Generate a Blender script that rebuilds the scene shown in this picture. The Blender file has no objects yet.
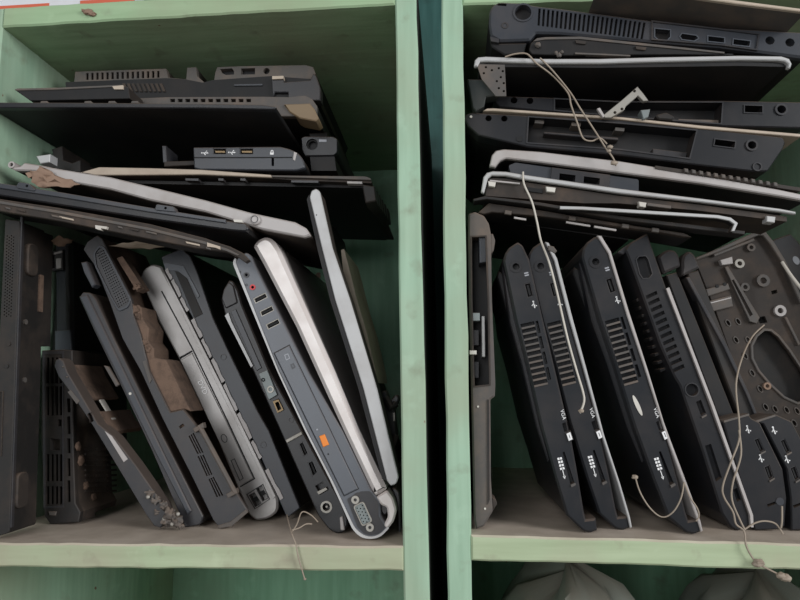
import bpy, math, random
from mathutils import Vector, Matrix
from mathutils import noise as mnoise
from mathutils.geometry import tessellate_polygon, delaunay_2d_cdt
random.seed(7)
sc = bpy.context.scene
COL = sc.collection

# ------------------------------------------------------------------ camera
D = 0.52
CAM = Vector((0.014, -D, -0.016))
YAW, PITCH, ROLL, F = 0.0803, 0.1397, -0.0077, 625.1
_fw = Vector((-math.sin(YAW)*math.cos(PITCH), math.cos(YAW)*math.cos(PITCH), math.sin(PITCH)))
_rt = Vector((math.cos(YAW), math.sin(YAW), 0)); _up = _rt.cross(_fw)
RT = _rt*math.cos(ROLL)+_up*math.sin(ROLL); UP = _up*math.cos(ROLL)-_rt*math.sin(ROLL); FW = _fw
cd = bpy.data.cameras.new('camera'); cam = bpy.data.objects.new('camera', cd); COL.objects.link(cam)
cam.matrix_world = Matrix(((RT.x, UP.x, -FW.x, CAM.x), (RT.y, UP.y, -FW.y, CAM.y), (RT.z, UP.z, -FW.z, CAM.z), (0, 0, 0, 1)))
cd.sensor_width = 36; cd.lens = F/800*36; cd.clip_start = 0.01
sc.camera = cam

# ------------------------------------------------------------------ light
world = bpy.data.worlds.new('room_light'); sc.world = world; world.use_nodes = True
bg = world.node_tree.nodes['Background']; bg.inputs[0].default_value = (0.93, 0.97, 1.0, 1); bg.inputs[1].default_value = 0.30
def room_light(name, loc, sx, sy, watts):
    d = bpy.data.lights.new(name, 'AREA'); d.shape = 'RECTANGLE'; d.size = sx; d.size_y = sy; d.energy = watts; d.color = (0.98, 0.99, 1.0)
    o = bpy.data.objects.new(name, d); COL.objects.link(o); o.location = loc
    o.rotation_euler = (Vector((0.0, 0, 0.05))-o.location).to_track_quat('-Z', 'Y').to_euler()
room_light('doorway_daylight', (-0.75, -2.3, 0.42), 1.2, 1.85, 34)
room_light('window_daylight', (2.25, -1.4, 0.55), 1.0, 1.3, 62)
vs = sc.view_settings; vs.view_transform = 'Standard'; vs.look = 'None'; vs.gamma = 1; vs.exposure = -0.12; vs.use_curve_mapping = False

# ------------------------------------------------------------------ projection helpers
def ray(px, py): return FW + RT*((px-400)/F) - UP*((py-300)/F)
def at(px, py, y=0.0):
    d = ray(px, py); return CAM + d*((y-CAM.y)/d.y)
def floor_hit(px, py, p, q):
    """y of the point where the view of (px,py) meets the shelf top running through p and q"""
    b = (q.z-p.z)/(q.x-p.x); a = p.z-b*p.x; d = ray(px, py)
    t = (a+b*CAM.x-CAM.z)/(d.z-b*d.x); return (CAM+d*t).y

# ------------------------------------------------------------------ materials
def srgb(c): return tuple((x/255/12.92 if x/255 <= 0.04045 else ((x/255+0.055)/1.055)**2.4) for x in c)
def nodes(name):
    m = bpy.data.materials.new(name); m.use_nodes = True; return m, m.node_tree.nodes, m.node_tree.links
def mat(name, col, rough=0.5, metal=0.0, dust=0.25, dustcol=(122, 104, 90), scale=22, up=0.5, bump=0.12, spec=0.4):
    m, N, L = nodes(name); b = N['Principled BSDF']
    tc = N.new('ShaderNodeTexCoord'); n1 = N.new('ShaderNodeTexNoise'); n1.inputs['Scale'].default_value = scale; n1.inputs['Detail'].default_value = 8; n1.inputs['Roughness'].default_value = 0.65
    L.new(tc.outputs['Object'], n1.inputs['Vector'])
    r = N.new('ShaderNodeValToRGB'); r.color_ramp.elements[0].position = 0.45; r.color_ramp.elements[1].position = 0.72
    L.new(n1.outputs['Fac'], r.inputs['Fac'])
    g = N.new('ShaderNodeNewGeometry'); sx = N.new('ShaderNodeSeparateXYZ'); L.new(g.outputs['Normal'], sx.inputs[0])
    mu = N.new('ShaderNodeMath'); mu.operation = 'MULTIPLY'; mu.use_clamp = True; L.new(sx.outputs['Z'], mu.inputs[0]); mu.inputs[1].default_value = up
    d1 = N.new('ShaderNodeMath'); d1.operation = 'MULTIPLY'; L.new(r.outputs['Color'], d1.inputs[0]); d1.inputs[1].default_value = dust
    ad = N.new('ShaderNodeMath'); ad.operation = 'ADD'; ad.use_clamp = True; L.new(mu.outputs[0], ad.inputs[0]); L.new(d1.outputs[0], ad.inputs[1])
    mx = N.new('ShaderNodeMix'); mx.data_type = 'RGBA'; L.new(ad.outputs[0], mx.inputs[0])
    mx.inputs[6].default_value = srgb(col)+(1,); mx.inputs[7].default_value = srgb(dustcol)+(1,)
    L.new(mx.outputs[2], b.inputs['Base Color'])
    rr = N.new('ShaderNodeMapRange'); L.new(ad.outputs[0], rr.inputs[0]); rr.inputs[3].default_value = rough; rr.inputs[4].default_value = 0.95
    L.new(rr.outputs[0], b.inputs['Roughness'])
    mm = N.new('ShaderNodeMapRange'); L.new(ad.outputs[0], mm.inputs[0]); mm.inputs[3].default_value = metal; mm.inputs[4].default_value = 0
    L.new(mm.outputs[0], b.inputs['Metallic']); b.inputs['Specular IOR Level'].default_value = spec
    n2 = N.new('ShaderNodeTexNoise'); n2.inputs['Scale'].default_value = 900; n2.inputs['Detail'].default_value = 2; L.new(tc.outputs['Object'], n2.inputs['Vector'])
    bp = N.new('ShaderNodeBump'); bp.inputs['Strength'].default_value = bump; bp.inputs['Distance'].default_value = 0.0004
    L.new(n2.outputs['Fac'], bp.inputs['Height']); L.new(bp.outputs[0], b.inputs['Normal'])
    return m
def paint(name, col, stain, streak, dusttop=0.0, dustcol=(196, 180, 166)):
    """old gloss paint: brush streaks along one axis, stains, chips; dust settled on upward faces"""
    m, N, L = nodes(name); b = N['Principled BSDF']; tc = N.new('ShaderNodeTexCoord')
    def noise(sc_, scale, det=6):
        mp = N.new('ShaderNodeMapping'); mp.inputs['Scale'].default_value = sc_; L.new(tc.outputs['Object'], mp.inputs[0])
        n = N.new('ShaderNodeTexNoise'); n.inputs['Scale'].default_value = scale; n.inputs['Detail'].default_value = det; L.new(mp.outputs[0], n.inputs['Vector']); return n.outputs['Fac']
    def ramp(f, a, c):
        r = N.new('ShaderNodeMapRange'); L.new(f, r.inputs[0]); r.inputs[1].default_value = a; r.inputs[2].default_value = c; return r.outputs[0]
    def mix(f, a, c):
        x = N.new('ShaderNodeMix'); x.data_type = 'RGBA'; L.new(f, x.inputs[0])
        for i, v in ((6, a), (7, c)):
            if isinstance(v, tuple): x.inputs[i].default_value = srgb(v)+(1,)
            else: L.new(v, x.inputs[i])
        return x.outputs[2]
    st = {'z': (1, 1, .08), 'x': (.08, 1, 1)}[streak]
    light = tuple(min(255, c+7) for c in col); dark = tuple(c-8 for c in col)
    c = mix(ramp(noise(st, 120), .35, .7), dark, light)
    c = mix(ramp(noise((1, 1, 1), 9), .42, .78), c, stain)
    c = mix(ramp(noise((1, 1, 1), 38, 9), .6, .82), c, tuple(int(x*.86) for x in stain))
    c = mix(ramp(noise((1, 1, 1), 24, 7), .62, .85), c, tuple(min(255, x+26) for x in col))
    c = mix(ramp(noise((1, 1, 1), 55, 3), .735, .75), c, (120, 92, 74))
    if dusttop:
        g = N.new('ShaderNodeNewGeometry'); sx = N.new('ShaderNodeSeparateXYZ'); L.new(g.outputs['Normal'], sx.inputs[0])
        f = N.new('ShaderNodeMath'); f.operation = 'MULTIPLY'; f.use_clamp = True; L.new(sx.outputs['Z'], f.inputs[0]); f.inputs[1].default_value = dusttop
        dc = mix(ramp(noise((1, 1, 1), 30), .35, .7), tuple(x-16 for x in dustcol), tuple(x+10 for x in dustcol))
        c = mix(f.outputs[0], c, dc)
    L.new(c, b.inputs['Base Color']); b.inputs['Roughness'].default_value = 0.5; b.inputs['Specular IOR Level'].default_value = 0.3
    bp = N.new('ShaderNodeBump'); bp.inputs['Strength'].default_value = 0.25; bp.inputs['Distance'].default_value = 0.001
    L.new(noise(st, 160, 4), bp.inputs['Height']); L.new(bp.outputs[0], b.inputs['Normal'])
    return m
M = dict(
    green=paint('green_paint_upright', (152, 181, 157), (152, 162, 138), 'z'),
    greenh=paint('green_paint_shelf', (166, 180, 148), (160, 152, 132), 'x', 0.95),
    greent=paint('green_top_shaded', (150, 176, 140), (146, 152, 126), 'x'), greenb=paint('green_back_shaded', (124, 168, 140), (124, 150, 126), 'z'),  # same cabinet green, interior shade and bounced green put into the colour
    wall=paint('room_wall_paint', (44, 82, 78), (38, 68, 64), 'z'), gap_dark=mat('gap_shade_dark', (30, 29, 28), .8, dust=.3, dustcol=(46, 42, 38)), floor=paint('concrete_floor', (120, 114, 104), (96, 90, 82), 'x'),
    black=mat('black_plastic', (25, 26, 30), .38, dust=.06), matte=mat('matte_black_plastic', (14, 14, 16), .6, dust=.05),
    dirty=mat('dusty_black_plastic', (29, 27, 26), .6, dust=.35, dustcol=(84, 70, 60)), slate=mat('slate_plastic', (52, 55, 61), .38, dust=.1),
    net=mat('netbook_black_plastic', (31, 33, 37), .34, dust=.07), char=mat('charcoal_plastic', (44, 44, 47), .4, dust=.15),
    navy=mat('blue_grey_plastic', (80, 84, 91), .34, dust=.06), steel=mat('grey_metallic_plastic', (150, 147, 145), .36, .3, dust=.15),
    silver=mat('silver_plastic', (206, 200, 197), .38, .15, dust=.25, dustcol=(176, 154, 142)), alu=mat('aluminium_rim', (176, 176, 176), .5, .15, dust=.2),
    white=mat('pale_plastic', (200, 196, 188), .5, dust=.3), beige=mat('beige_plastic', (176, 162, 146), .55, dust=.4),
    lid=mat('warm_grey_lid', (170, 165, 163), .45, dust=.3), metal=mat('bare_metal', (160, 157, 150), .5, .5, dust=.3),
    dust=mat('settled_brown_dust', (108, 88, 75), .95, dust=.85, dustcol=(66, 54, 47), scale=75, up=.1, bump=.8), brown=mat('brown_grimed_plastic', (47, 41, 37), .7, dust=.45, dustcol=(98, 82, 70), scale=40),
    frame=mat('grimed_grey_plastic', (80, 76, 73), .6, dust=.5, scale=35), paper=mat('brown_paper', (142, 118, 102), .9, dust=.4, dustcol=(110, 86, 70)),
    hole=mat('port_cavity_plastic', (12, 12, 13), .7, dust=.0, up=0), orange=mat('orange_button', (226, 128, 38), .45, dust=.05, up=0),
    red=mat('red_jack', (190, 40, 46), .4, dust=.05, up=0), print=mat('white_print', (226, 226, 226), .6, dust=.05, up=0), gprint=mat('grey_print', (150, 152, 158), .6, dust=.1, up=0),
    gold=mat('brass_contacts', (112, 94, 68), .4, .6, dust=.1), wire=mat('beige_cable', (150, 138, 124), .6, dust=.4), wirew=mat('pale_cable', (196, 190, 180), .5, dust=.2),
    cap=mat('light_grey_port_plate', (122, 130, 130), .5, .3, dust=.25), redcard=mat('red_printed_card', (196, 92, 66), .6, dust=.15), whitecard=mat('white_card', (205, 205, 210), .6, dust=.15),
    bag=mat('grey_polythene', (100, 112, 106), .35, dust=.2, spec=.6), tape=mat('brown_tape', (118, 100, 76), .5, dust=.5), darkgreen=mat('dark_lid_shell', (30, 38, 38), .5, dust=.1))

# ------------------------------------------------------------------ mesh helpers
def area(p): return sum(p[i][0]*p[(i+1) % len(p)][1]-p[(i+1) % len(p)][0]*p[i][1] for i in range(len(p)))/2
def ccw(p):
    p = [tuple(q) for q in p]; return p if area(p) > 0 else p[::-1]
def inset(p, b):
    n = len(p); out = []
    for i in range(n):
        a, c, e = Vector(p[i-1]), Vector(p[i]), Vector(p[(i+1) % n])
        d1 = (c-a).normalized() if (c-a).length else Vector((1, 0)); d2 = (e-c).normalized() if (e-c).length else d1
        n1 = Vector((-d1.y, d1.x)); n2 = Vector((-d2.y, d2.x)); m = n1+n2
        k = m.length
        m = n1 if k < 1e-6 else m/k
        s = max(0.45, m.dot(n1)); q = c+m*(b/s); out.append((q.x, q.y))
    return out
def fillet(pts, r, seg=4):
    """round the corners of a polygon; r a number or a list (one per corner)"""
    n = len(pts); out = []
    for i in range(n):
        ri = r[i] if isinstance(r, (list, tuple)) else r
        a, c, e = Vector(pts[i-1]), Vector(pts[i]), Vector(pts[(i+1) % n])
        l1, l2 = (a-c).length, (e-c).length; ri = min(ri, l1*.49, l2*.49)
        if ri < 1e-6: out.append(tuple(c)); continue
        p, q = c+(a-c).normalized()*ri, c+(e-c).normalized()*ri
        for k in range(seg+1):
            t = k/seg; v = p*(1-t)**2+c*2*t*(1-t)+q*t*t; out.append((v.x, v.y))
    return out
def rrect(u0, u1, t0, t1, r=0.0, seg=3): return fillet([(u0, t0), (u1, t0), (u1, t1), (u0, t1)], r, seg)
def circ(u, t, r, n=16, r2=None, ang=0):
    r2 = r2 or r; c, s = math.cos(ang), math.sin(ang)
    return [(u+c*r*math.cos(a)-s*r2*math.sin(a), t+s*r*math.cos(a)+c*r2*math.sin(a)) for a in (2*math.pi*i/n for i in range(n))]

class Frame:
    """local axes of a slab: u along its near edge, t across the thickness, w into the cabinet"""
    def __init__(s, A, B, y0, rot=0.0, yaw=0.0):
        a, b = at(A[0], A[1], y0), at(B[0], B[1], y0)
        s.o = a; s.u = (b-a).normalized(); w = Vector((0, 1, 0)); t = s.u.cross(w)
        if rot: w, t = w*math.cos(rot)+t*math.sin(rot), t*math.cos(rot)-w*math.sin(rot)
        if yaw: w, s.u = w*math.cos(yaw)+s.u*math.sin(yaw), s.u*math.cos(yaw)-w*math.sin(yaw)
        s.w, s.t = w, t; s.L = (b-a).length
    def P(s, u, t, w=0.0): return s.o+s.u*u+s.t*t+s.w*w
    def uv(s, px, py):
        d = ray(px, py); k = (s.o-CAM).dot(s.w)/d.dot(s.w); q = CAM+d*k-s.o; return (q.dot(s.u), q.dot(s.t))
    def poly(s, pts): return [s.uv(*p) for p in pts]

class MB:
    def __init__(s): s.v = []; s.f = []
    def prism(s, fr, poly, w0, w1, holes=(), bev=0.0, back=True, front=True):
        poly = ccw(poly); loops = [poly]+[ccw(h) for h in holes]
        def add(loop, w):
            i = len(s.v); s.v += [fr.P(u, t, w) for u, t in loop]; return list(range(i, i+len(loop)))
        def caps(idl, flat, flip, w):
            if len(flat) > 1:      # pierced face: constrained triangulation, openings left out
                K = 100.0; pts = [Vector((u*K, t*K)) for l in flat for u, t in l]; ed = []; b0 = 0
                for l in flat: ed += [(b0+i, b0+(i+1) % len(l)) for i in range(len(l))]; b0 += len(l)
                vo, _, fo, _, _, _ = delaunay_2d_cdt(pts, ed, [], 0, 1e-6)
                co = [(v.x/K, v.y/K) for v in vo]; i0 = len(s.v); s.v += [fr.P(u, t, w) for u, t in co]; ids = list(range(i0, i0+len(co))); bx = [(min(p[0] for p in l), max(p[0] for p in l), min(p[1] for p in l), max(p[1] for p in l)) for l in flat]; tri = []
                def pip(p, k):
                    x0, x1, y0, y1 = bx[k]
                    if not (x0 <= p[0] <= x1 and y0 <= p[1] <= y1): return False
                    l = flat[k]; c = False
                    for i in range(len(l)):
                        (ax, ay), (bx_, by) = l[i-1], l[i]
                        if (ay > p[1]) != (by > p[1]) and p[0] < (bx_-ax)*(p[1]-ay)/(by-ay)+ax: c = not c
                    return c
                for f in fo:
                    c = (sum(co[k][0] for k in f)/len(f), sum(co[k][1] for k in f)/len(f))
                    if pip(c, 0) and not any(pip(c, k) for k in range(1, len(flat))): tri.append(tuple(f))
            else:
                tri = tessellate_polygon([[Vector((u, t, 0)) for u, t in l] for l in flat]); ids = [i for l in idl for i in l]; co = [p for l in flat for p in l]
            for f in tri:
                ar = area([co[k] for k in f])
                if abs(ar) < 1e-14: continue
                if (ar < 0) != flip: f = f[::-1]
                s.f.append(tuple(ids[k] for k in f))
        fl = [inset(poly, bev) if bev else poly]+loops[1:]
        F0 = [add(l, w0) for l in fl]; B0 = [add(l, w1) for l in loops]
        if front: caps(F0, fl, False, w0)
        if back: caps(B0, loops, True, w1)
        mids = add(poly, w0+bev) if bev else None
        for k, (a, b) in enumerate(zip(F0, B0)):
            n = len(a)
            for i in range(n):
                j = (i+1) % n
                if k == 0:
                    if bev: s.f.append((a[j], a[i], mids[i], mids[j])); s.f.append((mids[j], mids[i], b[i], b[j]))
                    else: s.f.append((a[j], a[i], b[i], b[j]))
                else: s.f.append((a[i], a[j], b[j], b[i]))
        return s
    def box(s, fr, u0, u1, t0, t1, w0, w1, bev=0.0): return s.prism(fr, [(u0, t0), (u1, t0), (u1, t1), (u0, t1)], w0, w1, bev=bev)
    def ring(s, fr, u, t, ro, ri, w0, w1, n=18): return s.prism(fr, circ(u, t, ro, n), w0, w1, holes=[circ(u, t, ri, n)])
    def tube(s, pts, r, n=6, taper=None):
        pts = [Vector(p) for p in pts]; m = len(pts); prev = None; base = len(s.v)
        for i, p in enumerate(pts):
            d = (pts[min(i+1, m-1)]-pts[max(i-1, 0)]).normalized()
            x = d.orthogonal().normalized() if prev is None else (prev-d*prev.dot(d)).normalized(); prev = x; y = d.cross(x)
            rr = taper[i] if taper else r
            s.v += [p+x*(rr*math.cos(2*math.pi*k/n))+y*(rr*math.sin(2*math.pi*k/n)) for k in range(n)]
        for i in range(m-1):
            for k in range(n):
                a = base+i*n+k; b = base+i*n+(k+1) % n; s.f.append((a, b, b+n, a+n))
        s.f.append(tuple(base+k for k in range(n))[::-1]); s.f.append(tuple(base+(m-1)*n+k for k in range(n))); return s
    def ball(s, c, rx, ry, rz, jit=0.0, n=18, m=12):
        c = Vector(c); b = len(s.v); s.v.append(c+Vector((0, 0, rz)))
        for i in range(1, m):
            ph = math.pi*i/m
            for k in range(n):
                a = 2*math.pi*k/n; d = Vector((math.sin(ph)*math.cos(a), math.sin(ph)*math.sin(a), math.cos(ph))); q = 1+jit*(1.3*mnoise.noise(d*1.5+c*900)+.9*mnoise.noise(d*4+c*700))
                s.v.append(c+Vector((rx*math.sin(ph)*math.cos(a)*q, ry*math.sin(ph)*math.sin(a)*q, rz*math.cos(ph)*q)))
        s.v.append(c-Vector((0, 0, rz))); e = len(s.v)-1
        for k in range(n): s.f.append((b, b+1+k, b+1+(k+1) % n)); s.f.append((e, e-n+(k+1) % n, e-n+k))
        for i in range(m-2):
            for k in range(n):
                a = b+1+i*n+k; d = b+1+i*n+(k+1) % n; s.f.append((a, a+n, d+n, d))
        return s
    def build(s, name, m, parent=None, origin=Vector((0, 0, 0)), label=None, ang=0.6):
        me = bpy.data.meshes.new(name); me.from_pydata([tuple(v-origin) for v in s.v], [], s.f); me.update()
        me.materials.append(M[m] if isinstance(m, str) else m)
        me.shade_smooth(); me.set_sharp_from_angle(angle=ang)
        o = bpy.data.objects.new(name, me); COL.objects.link(o)
        if parent: o.parent = parent
        if label: o['label'] = label
        return o

THINGS = []
class Thing:
    def __init__(s, name, label, cat, base, group=None):
        s.o = bpy.data.objects.new(name, None); COL.objects.link(s.o); s.o.empty_display_size = 0.02; s.base = Vector(base); s.o.location = s.base
        s.o['label'] = label; s.o['category'] = cat; THINGS.append(s)
        if group: s.o['group'] = group
    def part(s, name, mb, m, parent=None, label=None, ang=0.6): return mb.build(name, m, parent or s.o, s.base, label, ang)

def settle(th, p, q):
    """lift a thing so that nothing of it dips into the shelf top through p and q"""
    b = (q.z-p.z)/(q.x-p.x); need = 0.0
    for o in th.o.children_recursive:
        for v in o.data.vertices:
            w = v.co+th.base; need = max(need, p.z+b*(w.x-p.x)-w.z+.0006)
    if need < .012: th.o.location.z += need
def slots(fr, a0, a1, b0, b1, n, duty=.55):
    """n slot quads between line a0-a1 (one end of each slot) and line b0-b1 (other end), given in px on the frame"""
    A0, A1, B0, B1 = (Vector(fr.uv(*p)) for p in (a0, a1, b0, b1)); out = []
    for i in range(n):
        f0, f1 = i/n, (i+duty)/n
        out.append([tuple(A0.lerp(A1, f0)), tuple(B0.lerp(B1, f0)), tuple(B0.lerp(B1, f1)), tuple(A0.lerp(A1, f1))])
    return out
def text_part(th, fr, txt, u, t, size, m, name='lettering', xd=None, yd=None, w=-0.0003, parent=None):
    cu = bpy.data.curves.new('txt', 'FONT'); cu.body = txt; cu.size = size; cu.align_x = 'CENTER'; cu.align_y = 'CENTER'; cu.extrude = 0.00015
    o = bpy.data.objects.new('txt', cu); COL.objects.link(o)
    me = bpy.data.meshes.new_from_object(o.evaluated_get(bpy.context.evaluated_depsgraph_get())); bpy.data.objects.remove(o)
    mb = MB(); xd = xd or (1, 0); yd = yd or (0, 1)
    mb.v = [fr.P(u+v.co.x*xd[0]+v.co.y*yd[0], t+v.co.x*xd[1]+v.co.y*yd[1], w-v.co.z) for v in me.vertices]
    mb.f = [tuple(p.vertices) for p in me.polygons]
    return th.part(name, mb, m, parent)
def usb_symbol(th, fr, c, size, m='print', parent=None):
    """small trident mark along the edge"""
    u, t = fr.uv(*c); s = size; mb = MB(); h = s*.06; w0, w1 = -.00025, .0002
    mb.box(fr, u-s*.45, u+s*.35, t-h, t+h, w0, w1); mb.prism(fr, [(u+s*.3, t-s*.14), (u+s*.55, t), (u+s*.3, t+s*.14)], w0, w1); mb.prism(fr, circ(u-s*.45, t, s*.13, 8), w0, w1)
    for sg in (-1, 1):
        q = u-s*.2+(.15*s if sg > 0 else 0)
        mb.prism(fr, [(q, t-h), (q+s*.2, t+sg*s*.27), (q+s*.3, t+sg*s*.27), (q+.12*s, t+h)], w0, w1); mb.box(fr, q+s*.2, q+s*.34, t+sg*s*.27-h, t+sg*s*.27+h*1.4, w0, w1)
    return th.part('usb_symbol', mb, m, parent)
def usb_port(th, fr, poly, m='metal', tongue='gold', long_t=True):
    """metal sleeve with a tongue inside a hole whose outline is poly (u,t)"""
    mb = MB(); ins = inset(ccw(poly), .0007); mb.prism(fr, inset(ccw(poly), .0001), .0004, .008, holes=[ins], back=False); p = th.part('usb_port', mb, m)
    us = [q[0] for q in ins]; ts = [q[1] for q in ins]; uc, tc = sum(us)/len(us), sum(ts)/len(ts)
    mt = MB(); mt.prism(fr, [((a-uc)*(.35 if long_t else .8)+uc, (b-tc)*(.8 if long_t else .35)+tc) for a, b in ins], .0012, .0055); th.part('tongue', mt, tongue, p)
    return p

def slab(name, label, cat, fr, outline, depth, m, base=None, holes=(), pt=.006, bev=.0008, group=None, bodym=None, body=True, plate_name='side_panel', bodypoly=None, xmin=None):
    """a shell: near side panel pierced by its openings + the body running back behind it"""
    pw = [fr.P(u, t, 0) for u, t in outline]; lo = min(pw, key=lambda v: v.z)
    th = Thing(name, label, cat, base or lo, group); th.fr = fr; th.outline = ccw(outline)
    th.plate = th.part(plate_name, MB().prism(fr, outline, 0, pt, holes=holes, bev=bev, back=not body), m)
    bo = fr.poly(bodypoly) if bodypoly else ccw(outline)
    if xmin is not None:          # keep the part inside the cabinet clear of its side panel
        out = []; X = lambda p: fr.P(p[0], p[1], 0).x-xmin
        for i in range(len(bo)):
            a, b = bo[i-1], bo[i]; xa, xb = X(a), X(b)
            if (xa < 0) != (xb < 0): f = xa/(xa-xb); out.append((a[0]+(b[0]-a[0])*f, a[1]+(b[1]-a[1])*f))
            if xb >= 0: out.append(b)
        bo = out
    if body: th.body = th.part('body', MB().prism(fr, bo, pt, depth), bodym or m)
    return th

# ------------------------------------------------------------------ the two cabinets, wall and floor
DEPTH, ZLOW = 0.431, -0.62
def struct(name, mb, m):
    o = mb.build(name, m); o['kind'] = 'structure'; return o
def wbox(x0, x1, y0, y1, z0, z1):
    mb = MB(); mb.v = [Vector((x, y, z)) for z in (z0, z1) for y in (y0, y1) for x in (x0, x1)]
    mb.f = [(0, 2, 3, 1), (4, 5, 7, 6), (0, 1, 5, 4), (2, 6, 7, 3), (0, 4, 6, 2), (1, 3, 7, 5)]; return mb
FLOORZ = ZLOW-.34
struct('floor', wbox(-1.6, 1.8, -2.2, .6, FLOORZ-.05, FLOORZ), 'floor')
struct('wall_back', wbox(-1.6, 1.8, .47, .55, FLOORZ, 1.3), 'wall')

def board(quad, y0, y1, bev=.0015, nseg=14, wob=.0004):
    """a plank whose near face is the world-space quad (x,z) a,b,c,d; edges slightly uneven and eased"""
    a, b, c, d = [Vector(q) for q in quad]; pts = []
    for p, q in ((a, b), (b, c), (c, d), (d, a)):
        k = nseg if (q-p).length > .1 else 1
        for i in range(k):
            v = p.lerp(q, i/k)
            if i: v = v+Vector((-(q-p).y, (q-p).x)).normalized()*random.uniform(-wob, wob)
            pts.append((v.x, v.y))
    class W:
        def P(s, u, t, w=0.0): return Vector((u, w, t))
    mb = MB(); mb.prism(W(), pts, y0, y1, bev=bev); return mb
def xz(px, py): v = at(px, py, 0); return (v.x, v.z)
def line_x(p, q, z):
    a, b = xz(*p), xz(*q); f = (z-a[1])/(b[1]-a[1]); return a[0]+(b[0]-a[0])*f
def line_z(p, q, x):
    a, b = xz(*p), xz(*q); f = (x-a[0])/(b[0]-a[0]); return a[1]+(b[1]-a[1])*f
ZT = .40
ZB = FLOORZ+.0008
XA = lambda z: line_x((395, 10), (404.2, 598), z)
XB = lambda z: line_x((416.6, 5), (429.4, 598), z)
XC = lambda z: line_x((441.4, 10), (447.6, 598), z)
XD = lambda z: line_x((462.6, 10), (472, 598), z)
XL0, XL1 = -.424, -.4054
LT = lambda x: line_z((20, 543), (397, 546), x)      # left shelf top / bottom
LB = lambda x: line_z((0, 567), (400, 571), x)
RTP = lambda x: line_z((475, 535), (800, 544), x)    # right shelf top / bottom
RBT = lambda x: line_z((473, 560.5), (800, 570), x)
TB = lambda x: line_z((3, 27), (392, 4.5), x)        # left top board bottom / top
TT = lambda x: TB(x)+.0198
TR = lambda x: line_z((465, 4.5), (595, 0), x)
XR0, XR1 = .47, .489
ZTL = TT(XL0)

def cabinet(label, group=None):
    return Thing('cabinet', label, 'cabinet', (0, 0, FLOORZ), group)
cl = cabinet('pale green painted wooden cabinet left of the dark gap')
def side(th, x0f, x1f, ztop): th.part('side_panel', board([(x0f(ZB), ZB), (x1f(ZB), ZB), (x1f(ztop), ztop), (x0f(ztop), ztop)], 0, DEPTH+.012, nseg=40, wob=.0005), 'green')
side(cl, lambda z: XL0, lambda z: XL1, TT(XL1)); side(cl, XA, XB, TT(-.02))
cl.part('gap_shade_sheet', board([(XB(ZB), ZB), (XB(ZB)+.0012, ZB), (XB(ZT)+.0012, TT(-.02)), (XB(ZT), TT(-.02))], .004, DEPTH+.01, nseg=1, bev=0), 'gap_dark', label='bare dark outer side')  # dark sheet added over the green side, puts shade into the gap
xs = XA(-.15)
cl.part('shelf', board([(XL1, LB(XL1)), (xs, LB(xs)), (xs, LT(xs)), (XL1, LT(XL1))], -.0005, DEPTH, nseg=30, wob=.0005), 'greenh')
xt = XA(.32)
cl.part('top_board', board([(XL1, TB(XL1)), (xt, TB(xt)), (xt, TT(xt)), (XL1, TT(XL1))], -.0003, DEPTH, nseg=30), 'greent')
cl.part('shelf', board([(XL1, ZLOW-.02), (XA(ZLOW), ZLOW-.02), (XA(ZLOW), ZLOW), (XL1, ZLOW)], 0, DEPTH), 'greenh')
cl.part('back_panel', wbox(XL1, XA(0)+.002, DEPTH, DEPTH+.008, ZB, .33), 'greenb')

cr = cabinet('pale green painted wooden cabinet right of the dark gap')
side(cr, XC, XD, ZT); side(cr, lambda z: XR0, lambda z: XR1, ZT)
xs = XD(-.15)
cr.part('shelf', board([(xs, RBT(xs)), (XR0, RBT(XR0)), (XR0, RTP(XR0)), (xs, RTP(xs))], -.0005, DEPTH, nseg=30, wob=.0005), 'greenh')
xt = XD(.33)
cr.part('top_board', board([(xt, TR(xt)), (XR0, TR(XR0)), (XR0, TR(XR0)+.02), (xt, TR(xt)+.02)], -.0003, DEPTH, nseg=30), 'greent')
cr.part('shelf', board([(XD(ZLOW), ZLOW-.02), (XR0, ZLOW-.02), (XR0, ZLOW), (XD(ZLOW), ZLOW)], 0, DEPTH), 'greenh')
cr.part('back_panel', wbox(XD(0)-.004, XR0, DEPTH, DEPTH+.008, ZB, .35), 'greenb')

SL = (Vector((XL1, 0, LT(XL1))), Vector((-.03, 0, LT(-.03))))
SR = (Vector((.03, 0, RTP(.03))), Vector((.4, 0, RTP(.4))))
def yl(px, py): return floor_hit(px, py, *SL)
def yr(px, py): return floor_hit(px, py, *SR)

# printed carton lying on top of the left cabinet
def poly3(pts, y): return [(at(px, py, y).x, at(px, py, y).z) for px, py in pts]
class WF:
    def P(s, u, t, w=0.0): return Vector((u, w, t))
WFR = WF()
ct = Thing('printed_board', 'white board with a red printed border lying on top of the left cabinet', 'board', (XL0+.03, .004, TT(XL0+.03)))
bl = lambda x: TT(x)
def strip(x0, x1, z0, z1, y0, y1): return MB().prism(WFR, [(x0, bl(x0)+z0), (x1, bl(x1)+z0), (x1, bl(x1)+z1), (x0, bl(x0)+z1)], y0, y1)
xq = lambda px: at(px, 4, .003).x
ct.part('panel', strip(xq(-14), xq(134), .0003, .014, .0035, .25), 'whitecard')
ct.part('red_border', strip(xq(-14), xq(49), .0006, .0042, .003, .0038), 'redcard', label='red printed border strip')
ct.part('red_border', strip(xq(80), xq(134), .0006, .0048, .003, .0038), 'redcard', label='red printed border strip')
wasp = Thing('mud_nest', 'small dried brown mud lump stuck on the left cabinet top edge', 'mud lump', at(88, 15, -.001))
mb = MB()
for (px, py, r) in ((88, 12, .0045), (92, 14, .0035), (84, 11, .002)): mb.ball(at(px, py, -.0018), r, .0025, r*.6, .25)
wasp.part('lump', mb, 'paper')

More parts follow.
